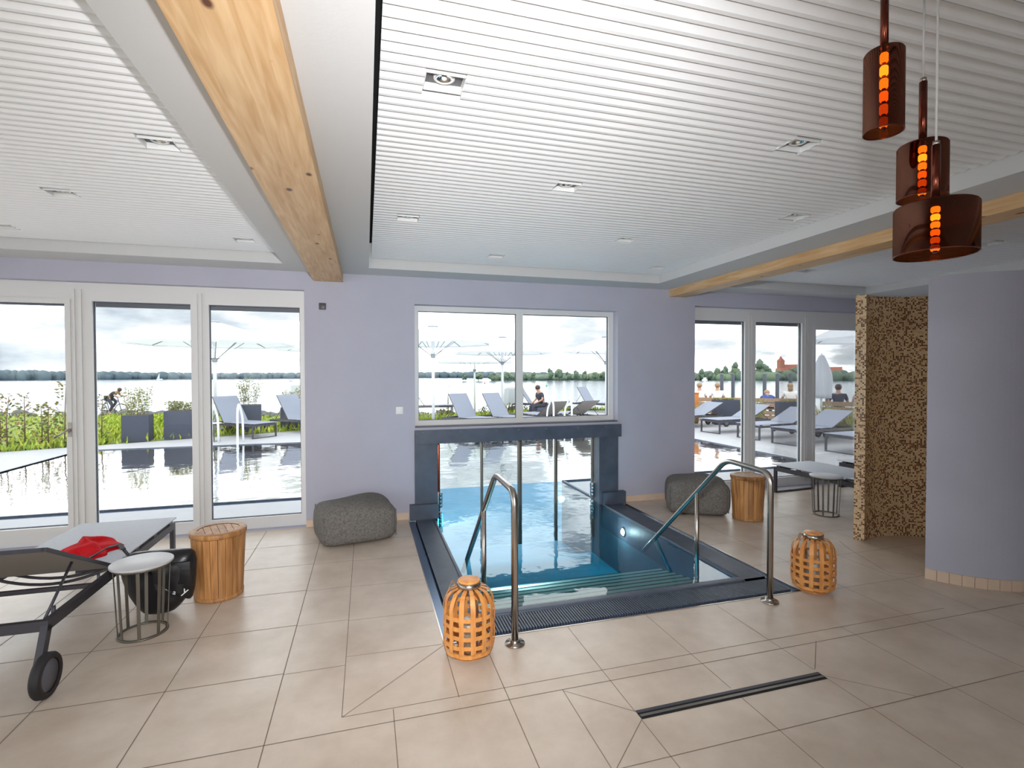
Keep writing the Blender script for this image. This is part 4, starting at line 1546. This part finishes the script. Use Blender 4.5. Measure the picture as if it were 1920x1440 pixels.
# ---------------- terrace loungers
LO = make_lounger(radians(56), M_sling_dimmed)
LO.location = (-2.50, 14.62, 0); LO.rotation_euler = (0, 0, radians(48))
tag(LO, 'grey terrace lounger with raised back beyond the outdoor pool, behind the left pool ladder', 'sun lounger', GL)
for x, y, rz, lb in ((-1.0, 15.15, 48, 'grey terrace lounger with raised back next to the left wall edge'),
                     (3.45, 20.9, 86, 'terrace lounger at the left of the centre window behind the first parasol mast'),
                     (3.50, 13.95, 31, 'pale terrace lounger in the middle of the left centre pane'),
                     (4.55, 14.05, 31, 'pale terrace lounger left of the centre window mullion'),
                     (7.9, 20.6, 60, 'terrace lounger across the centre window mullion, behind the dark-haired person'),
                     (10.1, 19.7, 33, 'terrace lounger at the right end of the centre window')):
    place(LO, (x, y, 0), radians(rz), lb, GL)
LB = make_lounger(radians(32), M_sling_dimmed)
LB.location = (5.05, 16.15, 0); LB.rotation_euler = (0, 0, radians(196))
tag(LB, 'terrace lounger seen from behind, left behind the pool ladder', 'sun lounger', GL)
place(LB, (6.0, 16.2, 0), radians(199), 'terrace lounger seen from behind, right behind the pool ladder', GL)
LT = make_lounger(radians(26), M_sling_dimmed)
LT.location = (8.62, 13.55, 0); LT.rotation_euler = (0, 0, radians(-84))
tag(LT, 'terrace lounger farthest along the right terrace, in front of the tall planter', 'sun lounger', GL)
for k, (x, y, lb) in enumerate(((9.08, 12.12, 'second terrace lounger from the lake in the right glazing'), (9.14, 10.72, 'third terrace lounger from the lake in the right glazing'),
                                (9.20, 9.60, 'fourth terrace lounger from the lake in the right glazing'), (9.30, 8.22, 'terrace lounger nearest the house in the right glazing'))):
    place(LT, (x, y, 0), radians(-84+(0, -1, 1, 0)[k]), lb, GL)
# small table by the left terrace lounger
place(st, (-3.62, 14.22, 0), .1, 'small wire side table beside the terrace lounger across the pool', 'round wire side tables')

# ---------------- pool ladders
def ladder(x, y, label):
    t = empty('pool_ladder', (x, y, 0), 0, label, 'pool ladder', 'steel pool ladders')
    for s in (-.27, .27):
        pts = fillet([(s, .55, 0.0), (s, .50, .62), (s, .12, .98), (s, -.02, .80), (s, -.05, -.6)], .16, 6)
        MB().tube(pts, .024, 10).build('handrail', M_mast, t)
    st_ = MB()
    for z in (-.18, -.42):
        st_.box(-.27, .27, -.10, -.02, z-.012, z+.012)
    st_.build('treads', M_steel, t)
ladder(-3.17, 13.35, 'white steel pool ladder in front of the left terrace lounger')
ladder(5.25, 13.35, 'white steel pool ladder in front of the two loungers seen from behind')

# ---------------- parasols
def parasol(name, loc, rz, R, zr, zt, label, mast=.048, hub=None, white=True):
    t = empty(name, loc, rz, label, 'parasol', 'open white parasols')
    MB().tube([(0, 0, 0), (0, 0, zt-.02)], mast, 12).build('mast', M_mast, t)
    MB().rbox(-.45, .45, -.45, .45, 0, .05, .01).build('base_plate', M_planter, t)
    n = 8
    cp = MB()
    tops, rim = [], []
    segs = 6
    rows = []
    for i in range(segs+1):
        u = .03+.97*i/segs
        row = []
        for k in range(n*2):
            a = 2*pi*k/(n*2)
            rr = R*u*(1 if k % 2 == 0 else cos(pi/n)*.985)
            z = zt-(zt-zr)*(u**1.08)-(0.05*u*sin(pi*u) if k % 2 else 0)
            row.append(Vector((rr*cos(a), rr*sin(a), z)))
        rows.append(row)
    V = [[cp.bm.verts.new(p) for p in row] for row in rows]
    for i in range(segs):
        for k in range(n*2):
            cp.bm.faces.new((V[i][k], V[i][(k+1) % (n*2)], V[i+1][(k+1) % (n*2)], V[i+1][k]))
    cp.bm.faces.new(V[0][::-1])
    low = [cp.bm.verts.new(p+Vector((0, 0, -.06))) for p in rows[-1]]
    for k in range(n*2):
        cp.bm.faces.new((V[-1][k], V[-1][(k+1) % (n*2)], low[(k+1) % (n*2)], low[k]))
    co = cp.build('canopy', M_canvas, t)
    MB().lathe([(0, zt+.02), (.16, zt+.0), (.17, zt-.04), (0, zt-.04)], 20).build('finial', M_rib, co)
    zh = hub if hub else zr-.42
    MB().tube([(0, 0, zh-.06), (0, 0, zh+.06)], mast+.03, 14).build('hub', M_rib, t)
    for k in range(n):
        a = 2*pi*k/n
        d = Vector((cos(a), sin(a), 0))
        p1 = d*(R*.99)+Vector((0, 0, zr-.012))
        p0 = d*(R*.06)+Vector((0, 0, zt-(zt-zr)*.06**1.08-.03))
        mid = d*(R*.52)+Vector((0, 0, zt-(zt-zr)*.52**1.08-.03))
        rb = MB().tube([p0, mid, p1], .013, 6).build('rib', M_rib, t)
        MB().tube([d*.05+Vector((0, 0, zh)), mid], .011, 6).build('strut', M_rib, rb)
    return t
parasol('parasol', (2.10, 16.8, 0), .15, 1.98, 2.66, 3.22, 'open white parasol at the left of the centre window')
parasol('parasol', (5.29, 20.05, 0), .3, 2.0, 2.50, 3.15, 'open white parasol beside the centre window mullion')
parasol('parasol', (5.21, 25.2, -.35), .2, 1.95, 2.58, 3.2, 'open white parasol furthest back, between the two others')
parasol('parasol', (-4.27, 16.95, 0), .30, 2.2, 2.56, 3.22, 'open white parasol in the left glazing, mast behind the window post', hub=2.08)
parasol('parasol', (-1.9, 22.2, 0), .1, 1.6, 2.66, 3.1, 'open white parasol at the right edge of the left glazing', hub=2.3)
parasol('parasol', (8.35, 16.9, 0), .35, 1.55, 2.46, 3.0, 'open white parasol at the right edge of the centre window')
parasol('parasol', (13.3, 10.1, 0), .2, 2.1, 2.55, 3.45, 'large open white parasol over the seating behind the mosaic drum')
# closed parasol
t = empty('closed_parasol', (12.25, 11.4, 0), 0, 'closed white parasol on its pole beside the seated couple', 'parasol')
MB().tube([(0, 0, 0), (0, 0, 2.2)], .03, 10).build('mast', M_mast, t)
MB().rbox(-.35, .35, -.35, .35, 0, .05, .01).build('base_plate', M_planter, t)
m = MB()
m2 = []
for i in range(10):
    u = i/9
    z = 2.15-1.2*u
    row = []
    for k in range(24):
        a = 2*pi*k/24
        rr = (.05+.19*sin(min(1, u*1.25)*pi*.62))*(1+.22*cos(6*a+u))
        row.append(m.bm.verts.new((rr*cos(a), rr*sin(a), z)))
    m2.append(row)
for i in range(9):
    for k in range(24):
        f = m.bm.faces.new((m2[i][k], m2[i][(k+1) % 24], m2[i+1][(k+1) % 24], m2[i+1][k])); f.smooth = True
m.bm.faces.new(m2[0][::-1]); m.bm.faces.new(m2[-1])
m.build('folded_canopy', M_canvas, t)

# ---------------- quay posts, bench wall, orange box
for k, (x, y) in enumerate(((14.53, 18.5), (15.0, 18.38), (15.43, 18.26), (16.29, 18.0), (16.84, 17.88), (17.39, 17.74), (17.92, 17.6), (18.91, 17.3))):
    o = MB().rbox(-.055, .055, -.055, .055, -.3, 1.62, .01).build('quay_post', M_post)
    o.location = (x, y, 0)
    tag(o, 'dark grey square post standing at the quay edge, one of a row before the lake', 'post', 'dark posts along the quay')
t = empty('orange_cabinet', (10.35, 14.75, 0), -.3, 'tall orange box at the left edge of the right glazing', 'cabinet')
MB().rbox(-.22, .22, -.2, .2, .04, .98, .01).build('body', M_orange, t)
MB().rbox(-.23, .23, -.21, .21, .98, 1.02, .006).build('lid', M_orange, t)
MB().box(-.2, .2, -.18, .18, 0, .04).build('plinth', M_post, t)
def bench(x, y, L, rz, label):
    t = empty('timber_bench', (x, y, 0), rz, label, 'bench', 'pale timber benches')
    s = MB()
    for k in range(4):
        s.box(-L/2, L/2, .02+.115*k, .125+.115*k, .42, .455)
    s.build('seat', M_bench, t)
    b = MB()
    for z in (.10, .26, .52, .68):
        b.box(-L/2, L/2, -.05, -.015, z, z+.13)
    b.build('backrest', M_bench, t)
    for x_ in (-L/2+.1, L/2-.1):
        MB().box(x_-.03, x_+.03, -.015, .42, 0, .42).build('leg', M_post, t)
bench(11.5, 15.2, 2.1, radians(-28), 'pale timber bench behind the tall planter and the first terrace lounger')
bench(13.15, 14.0, 2.0, radians(-36), 'pale timber bench under the people in the middle pane of the right glazing')
bench(13.6, 11.4, 1.8, radians(-50), 'pale timber bench of the seated couple')

# ---------------- people
def skin_mesh(name, nodes, edges, material, parent, sub=2):
    me = bpy.data.meshes.new(name)
    me.from_pydata([n[:3] for n in nodes], edges, [])
    o = bpy.data.objects.new(name, me)
    COL.objects.link(o)
    o.modifiers.new('skin', 'SKIN')
    for i, v in enumerate(me.skin_vertices[0].data):
        rr = nodes[i][3]
        v.radius = (rr, rr*(nodes[i][4] if len(nodes[i]) > 4 else 1))
        v.use_root = (i == 0)
    s = o.modifiers.new('sub', 'SUBSURF')
    s.levels = s.render_levels = sub
    dg = bpy.context.evaluated_depsgraph_get()
    dg.update()
    ev = bpy.data.meshes.new_from_object(o.evaluated_get(dg))
    bpy.data.objects.remove(o)
    for p in ev.polygons: p.use_smooth = True
    ev.materials.clear()
    ev.materials.append(material)
    o2 = bpy.data.objects.new(name, ev)
    COL.objects.link(o2)
    if parent: o2.parent = parent
    return o2
def person(loc, rz, label, shirt, trousers, hair, lean=0.0, seat=.46, pose='sit', long_hair=False):
    """seated figure facing +y; lean tips the trunk forward"""
    t = empty('person', loc, rz, label, 'person')
    hp = Vector((0, 0, seat+.10))
    d = Vector((0, sin(lean), cos(lean)))
    f_ = Vector((0, cos(lean), -sin(lean)))
    ch = hp+d*.40
    nk = hp+d*.53
    hd = nk+d*.09+f_*.02
    top = hd+d*.13
    if pose == 'sit':
        kn = [Vector((s*.10, .43, seat+.08)) for s in (-1, 1)]
        an = [Vector((s*.11, .47, .09)) for s in (-1, 1)]
        toe = [a_+Vector((0, .17, -.05)) for a_ in an]
        hand = [Vector((s*.13, .34, seat+.19)) for s in (-1, 1)]
        elb = [hp+d*.22+Vector((s*.24, .06, 0)) for s in (-1, 1)]
    else:
        kn = [Vector((-.10, .30, seat-.10)), Vector((.10, .26, seat-.30))]
        an = [Vector((-.11, .06, seat-.46)), Vector((.11, .08, seat-.68))]
        toe = [a_+Vector((0, .15, -.03)) for a_ in an]
        hand = [Vector((s*.25, .62, seat+.16)) for s in (-1, 1)]
        elb = [(ch+hand[i])/2+Vector(((-1, 1)[i]*.06, -.03, -.05)) for i in (0, 1)]
    sh = [ch+d*.04+Vector((s*.17, 0, 0)) for s in (-1, 1)]
    hips = [hp+Vector((s*.09, .02, -.02)) for s in (-1, 1)]
    N, E_ = [], []
    def add(p, r_, k=1, prev=None):
        N.append((p.x, p.y, p.z, r_, k)); i = len(N)-1
        if prev is not None: E_.append((prev, i))
        return i
    a = add(hp, .125, .8)
    b = add(hp+d*.20, .12, .8, a)
    c_ = add(ch, .135, .75, b)
    n_ = add(nk, .05, 1, c_)
    h1 = add(hd, .075, 1, n_)
    add(top, .07, 1, h1)
    for i in (0, 1):
        s_ = add(sh[i], .055, 1, c_)
        e2 = add(elb[i], .042, 1, s_)
        w = add(hand[i], .028, 1, e2)
        dirh = (hand[i]-elb[i]).normalized()
        add(hand[i]+dirh*.09, .022, 1, w)
        l0 = add(hips[i], .085, 1, a)
        l1 = add(kn[i], .06, 1, l0)
        l2 = add(an[i], .04, 1, l1)
        add(toe[i], .035, 1, l2)
    body = skin_mesh('body', N, E_, M_skin, t, 1)
    face = MB()
    for s in (-1, 1):
        face.ball(hd+d*.03+f_*.075+Vector((s*.028, 0, 0)), .009, 8)
    face.build('eyes', M_cloth_dark, t)
    nz = MB()
    nz.ball(hd+f_*.085+d*.005, .014, 8)
    nz.build('nose', M_skin, t)
    # clothing
    SN = [(hp.x, hp.y, hp.z-.02, .14, .86), (*(hp+d*.20), .137, .84), (*ch, .15, .8), (*(ch+d*.07), .085, 1)]
    SE = [(0, 1), (1, 2), (2, 3)]
    for i in (0, 1):
        SN.append((*sh[i], .066)); k = len(SN)-1
        SE.append((2, k))
        SN.append((*(sh[i].lerp(elb[i], .75)), .056)); SE.append((k, k+1))
    skin_mesh('shirt', SN, SE, shirt, t, 1)
    TN = [(hp.x, hp.y, hp.z-.01, .142, .9)]
    TE = []
    for i in (0, 1):
        TN.append((*hips[i], .10)); k = len(TN)-1
        TE.append((0, k))
        TN.append((*kn[i], .074)); TE.append((k, k+1))
        TN.append((*(kn[i].lerp(an[i], .8)), .052)); TE.append((k+1, k+2))
    skin_mesh('trousers', TN, TE, trousers, t, 1)
    hr = MB()
    hr.ball(hd+d*.055-f_*.022, .098, 14, (.95, 1.0, .95))
    if long_hair:
        hr.ball(hd-f_*.06-d*.05, .085, 12, (1, .7, 1.3))
    hr.build('hair', hair, t)
    return t
def at_bench(bx, by, rz, u, v=.24):
    return (bx+cos(rz)*u-sin(rz)*v, by+sin(rz)*u+cos(rz)*v, 0)
person(at_bench(11.5, 15.2, radians(-28), .25), radians(-28), 'seated person with fair hair above the first tall planter', M_cloth_white, M_cloth_dark, M_hair_fair)
person(at_bench(11.5, 15.2, radians(-28), -.35), radians(-28), 'seated person in white next to the fair-haired one', M_cloth_white, M_cloth_white, M_hair_fair)
person(at_bench(13.15, 14.0, radians(-36), -.2), radians(-36), 'bending person in a blue shirt in the middle pane of the right glazing', M_cloth_blue, M_cloth_dark, M_hair_fair, lean=.9)
person(at_bench(13.15, 14.0, radians(-36), .45), radians(-36), 'seated fair-haired person right of the blue shirt', M_cloth_white, M_cloth_white, M_hair_fair, long_hair=True)
person(at_bench(13.6, 11.4, radians(-50), -.5), radians(-50), 'seated person with short dark hair and a black top', M_cloth_dark, M_cloth_dark, M_hair_dark)
person(at_bench(13.6, 11.4, radians(-50), .1), radians(-50), 'seated person with brown hair and bare shoulders by the closed parasol', M_skin, M_cloth_white, M_hair_dark, long_hair=True)
person((6.25, 17.9, 0), radians(100), 'dark-haired person sitting on the meadow edge in the centre window', M_cloth_dark, M_cloth_dark, M_hair_dark, lean=.3, seat=.40)
tag(MB().rbox(5.95, 6.55, 17.6, 18.2, 0, .42, .02).build('garden_seat', M_planter), 'low grey garden seat under the dark-haired person', 'seat')

# ---------------- cyclist on the shore path
CX, CY, CZ = -12.25, 30.0, -.46
cr_ = radians(-107)
person((CX, CY, CZ+.12), cr_, 'cyclist in dark clothes riding along the lake shore', M_cloth_dark, M_cloth_dark, M_hair_dark, lean=.95, seat=.76, pose='ride')
t = empty('bicycle', (CX, CY, CZ), cr_, 'dark bicycle ridden along the lake shore', 'bicycle')
for y in (-.42, .62):
    w = MB()
    w.tube([(0, y+.33*cos(2*pi*k/24), .34+.33*sin(2*pi*k/24)) for k in range(24)], .018, 6, closed=True)
    wo = w.build('wheel', M_rubber, t)
    s = MB()
    for k in range(12):
        s.tube([(0, y, .34), (0, y+.32*cos(2*pi*k/12), .34+.32*sin(2*pi*k/12))], .002, 4)
    s.build('spokes', M_steel, wo)
fr = MB()
for p, q in (((0, -.42, .34), (0, -.12, .84)), ((0, -.12, .84), (0, .48, .84)), ((0, .62, .34), (0, .44, .98)), ((0, .02, .32), (0, .48, .82)), ((0, .02, .32), (0, -.12, .86)), ((0, -.42, .34), (0, .02, .32))):
    fr.tube([p, q], .017, 8)
fr.build('frame', M_post, t)
MB().tube([(-.27, .52, 1.06), (-.1, .46, 1.0), (.1, .46, 1.0), (.27, .52, 1.06)], .014, 8).build('handlebar', M_post, t)
MB().rbox(-.07, .07, -.26, .02, .86, .92, .02).build('saddle', M_rubber, t)

# ---------------- rocks on the shore
rk = []
for s in range(4):
    b = bmesh.new()
    bmesh.ops.create_icosphere(b, subdivisions=2, radius=.3)
    r = random.Random(40+s)
    for v in b.verts:
        v.co = Vector((v.co.x*1.3, v.co.y, v.co.z*.75))*r.uniform(.82, 1.15)
    m = MB(); m.merge(b, None, 0, False)
    rk.append(m.build('shore_rock', M_rock))
r = random.Random(9)
k = 0
for i in range(1, 6):
    n = (10, 14, 14, 22, 10, 10)[i]
    for j in range(n):
        u = (j+r.uniform(-.3, .3))/n
        p = Vector((*far[i], -.45)).lerp(Vector((*far[i+1], -.45)), max(0, min(1, u)))
        if p.x < -20: continue
        o = rk[k] if k < 4 else rk[k % 4].copy()
        if k >= 4: COL.objects.link(o)
        o.location = (p.x, p.y+r.uniform(-.2, .7), -.47+r.uniform(-.05, .08))
        o.rotation_euler = (r.uniform(-.3, .3), r.uniform(-.3, .3), r.uniform(0, 6))
        sc = r.uniform(.6, 1.25)
        o.scale = (sc, sc, sc)
        tag(o, 'grey boulder in the rough stone bank along the lake', 'rock', 'boulders of the lake bank')
        k += 1

# ---------------- sign, beach chair, buoys, boats
t = empty('white_sign', (3.37, 21.93, -.1), 0, 'white square board on a thin pole at the lake edge', 'sign')
MB().tube([(0, 0, 0), (0, 0, 1.5)], .02, 8).build('pole', M_steel, t)
MB().rbox(-.16, .16, -.02, .02, 1.22, 1.46, .005).build('board', M_white, t)
def beach_chair(x, y, z, rz, label, k=1.0):
    t = empty('beach_chair', (x, y, z), rz, label, 'beach chair', 'white hooded beach chairs')
    t.scale = (k, k, k)
    MB().rbox(-.6, .6, -.4, .4, 0, .45, .04).build('seat_box', M_mast, t)
    m = MB()
    m.prism([(-.4, .45), (.25, .45), (.05, 1.5), (-.5, 1.62), (-.55, 1.5)], 'x', -.6, .6)
    m.build('hood', M_canvas, t)
beach_chair(6.6, 23.2, -.1, 0.3, 'white hooded beach chair just left of the centre window mullion', .7)
beach_chair(-2.75, 25.5, -.35, 0.2, 'white hooded beach chair at the right edge of the left glazing')
for nm, x, y, mt, lb in (('buoy', 65.4, 287.7, M_buoyred, 'small red buoy floating on the lake'), ('buoy', 77.4, 216.0, M_green, 'small green buoy floating on the lake')):
    m = MB()
    m.lathe([(0, 0), (.5, 0), (.5, .35), (.2, .5), (.16, 1.35), (0, 1.5)], 14)
    o = m.build(nm, mt); o.location = (x, y, -4.05)
    tag(o, lb, 'buoy')
def boat(x, y, s, rz, label, sail=False):
    t = empty('sailing_boat' if sail else 'motor_boat', (x, y, -4.05), rz, label, 'boat')
    m = MB()
    P = [(-1, 0), (-.95, .32), (.2, .36), (1, 0), (.2, -.36), (-.95, -.32)]
    m.prism([(a*3*s, b*3*s) for a, b in P], 'z', 0, .7*s)
    m.build('hull', M_boat, t)
    if sail:
        MB().tube([(0, 0, .6*s), (0, 0, 8*s)], .06*s, 6).build('mast', M_steel, t)
        m = MB(); m.prism([(.1*s, 1.2*s), (-2.6*s, 1.2*s), (.1*s, 7.8*s)], 'y', -.02*s, .02*s); m.build('sail', M_canvas, t)
    else:
        m = MB(); m.rbox(-1.4*s, .8*s, -.7*s, .7*s, .7*s, 1.7*s, .1*s); m.build('cabin', M_boat, t)
        m = MB(); m.box(-1.0*s, .82*s, -.72*s, .72*s, 1.1*s, 1.5*s); m.build('cabin_windows', M_planter, t)
boat(-225, 671, .95, .4, 'tiny white sailing boat in front of the far wooded shore', True)
boat(-43.8, 335.3, 1.1, .2, 'white motor boat on the lake at the right edge of the left glazing')
boat(252, 340, 1.3, .6, 'white excursion boat moored below the trees in the right glazing')

# ---------------- far shore
f = MB()
r = random.Random(21)
for k in range(420):
    az = radians(-52+74*k/420+r.uniform(-.2, .2))
    D = 720+r.uniform(0, 40)
    hh = (8.6+1.6*sin(az*9)+r.uniform(-1.2, 1.2))*(1.0 if az < radians(2) else .82)
    f.ball((D*sin(az), D*cos(az), hh*.32-4), 1, 6, (r.uniform(5, 9), r.uniform(4, 7), hh*.68))
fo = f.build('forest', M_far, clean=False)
f = MB()
for k in range(230):
    az = radians(14+40*k/230)
    D = 425+r.uniform(-6, 30)
    hh = r.uniform(5.0, 8.5)*(.8 if k < 60 else 1)
    f.ball((D*sin(az), D*cos(az), hh*.30-4), 1, 6, (r.uniform(3, 6.5), r.uniform(3, 5), hh*.62))
tag(f.build('shore_shrubbery', M_treeleaf, clean=False), 'green shrubbery lining the lake shore of the far town', 'shrubbery', None, 'stuff')
tag(fo, 'wooded shore tinted with painted-in haze far across the lake', 'forest', None, 'stuff')
TR = [(119.27, 381.96, 2.8, 5.8), (125.27, 380.23, 3.6, 6.7), (137.27, 376.8, 6.9, 8.3), (144.46, 374.71, 6.5, 9.2), (157.23, 370.97, 4.8, 7.5), (164.42, 368.88, 4.8, 7.5), (171.61, 366.78, 3.9, 7.5), (251.51, 343.6, 5.8, 6.7), (257.09, 341.95, 4.1, 8.3), (263.5, 340.14, 7.0, 7.5), (268.7, 338.65, 7.8, 7.5), (277.92, 336.04, 11.5, 11.7), (284.7, 334.04, 9.8, 9.2), (296.3, 330.72, 12.7, 12.5), (301.05, 329.23, 6.5, 10.0), (309.83, 326.65, 5.2, 10.0), (319.43, 323.9, 6.8, 16.6), (328.21, 321.34, 6.4, 12.5), (84.12, 392.18, 3.3, 10.0), (73.33, 395.3, 2.9, 5.8)]
TR += [(95, 389, 3.4, 10), (106, 385.5, 4.0, 9), (113, 383.8, 3.0, 8), (150.8, 372.8, 4.0, 8), (178, 365, 4.4, 9), (187, 362, 4.2, 9), (245, 345.5, 4.6, 8), (290.5, 332.4, 6.0, 8), (337, 318, 5.4, 11)]
def tree_mesh(seed):
    m = MB()
    r = random.Random(seed)
    for k in range(9):
        a = r.uniform(0, 6.28); q = r.uniform(.1, .32)
        z = r.uniform(.32, .80)
        b = bmesh.new()
        bmesh.ops.create_icosphere(b, subdivisions=2, radius=1)
        s = r.uniform(.17, .28)
        for v in b.verts:
            v.co = v.co*r.uniform(.86, 1.14)*s + Vector((cos(a)*q, sin(a)*q, z))
        m.merge(b, None, 0, False)
    return m
for s in range(3):
    pass
tp = []
for s in range(3):
    t = empty('shore_tree', (0, 0, 0))
    tree_mesh(60+s).build('crown', M_treeleaf, t, clean=False)
    MB().tube([(0, 0, -.05), (0, 0, .5)], .03, 6).build('trunk', M_bark, t)
    tp.append(t)
for k, (x, y, h, w) in enumerate(TR):
    o = tp[k] if k < 3 else copy_tree(tp[k % 3])
    o.location = (x, y, -4.1); o.scale = (w*.85, w*.85, h+3.2); o.rotation_euler = (0, 0, k*.9)
    tag(o, 'leafy green tree on the far lake shore', 'tree', 'trees on the far lake shore')

# ---------------- town
t = empty('brick_church', (372, 391, -4), radians(-42), 'red brick church with a square tower above the far shore', 'church')
MB().box(-3.2, 3.2, -3.2, 3.2, 0, 16).build('tower', M_brick, t)
MB().lathe([(3.6, 16), (3.4, 17), (2.1, 18.6), (1.3, 19), (1.0, 20), (0, 21.5)], 8).build('tower_roof', M_roof, t)
MB().box(3.2, 24, -4, 4, 0, 9).build('nave', M_brick, t)
MB().prism([(-4.6, 9), (4.6, 9), (0, 13.5)], 'x', 3.2, 24.4).build('nave_roof', M_roof, t)
def house(x, y, w, h, rz, label):
    t = empty('red_roofed_house', (x, y, -4), rz, label, 'house', 'red-roofed houses of the far town')
    wl_ = MB().box(-w/2, w/2, -3, 3, 0, h).build('walls', M_house, t)
    MB().prism([(-3.5, h), (3.5, h), (0, h+3.2)], 'x', -w/2-.3, w/2+.3).build('roof', M_roof, t)
    wn_ = MB()
    for k in range(max(2, int(w/3))):
        xx = -w/2+1.2+k*(w-2.4)/max(1, int(w/3)-1)
        wn_.box(xx-.4, xx+.4, -3.06, -2.98, h*.4, h*.4+1.3)
    wn_.build('windows', M_planter, t)
for x, y, w, h, lb in ((342, 381, 9, 6.0, 'red-roofed house at the left of the far town'), (353, 370, 9, 6.6, 'red-roofed house left of the brick church'), (398, 366, 18, 7.6, 'long red-roofed house right of the brick church'),
                       (372, 345, 11, 6.4, 'red-roofed house behind the closed parasol'), (385, 345, 10, 7.4, 'tall red-roofed house at the right end of the far town')):
    house(x, y, w, h, radians(-45), lb)
# white house gable with chimney beyond the terrace
t = empty('white_chimney_house', (129.5, 85.5, -4), radians(-57), 'pale house gable with chimneys beyond the seating', 'house')
MB().box(-4.5, 5, -3, 3, 0, 11.5).build('walls', M_mast, t)
MB().prism([(-3.4, 11.5), (3.4, 11.5), (0, 14)], 'x', -4.8, 5.2).build('roof', M_canvas, t)
MB().box(-3.6, -2.7, -.6, .6, 11.5, 17.0).build('chimney', M_rib, t)
MB().box(-2.2, -1.6, -.4, .4, 11.5, 15.2).build('chimney', M_rib, t)
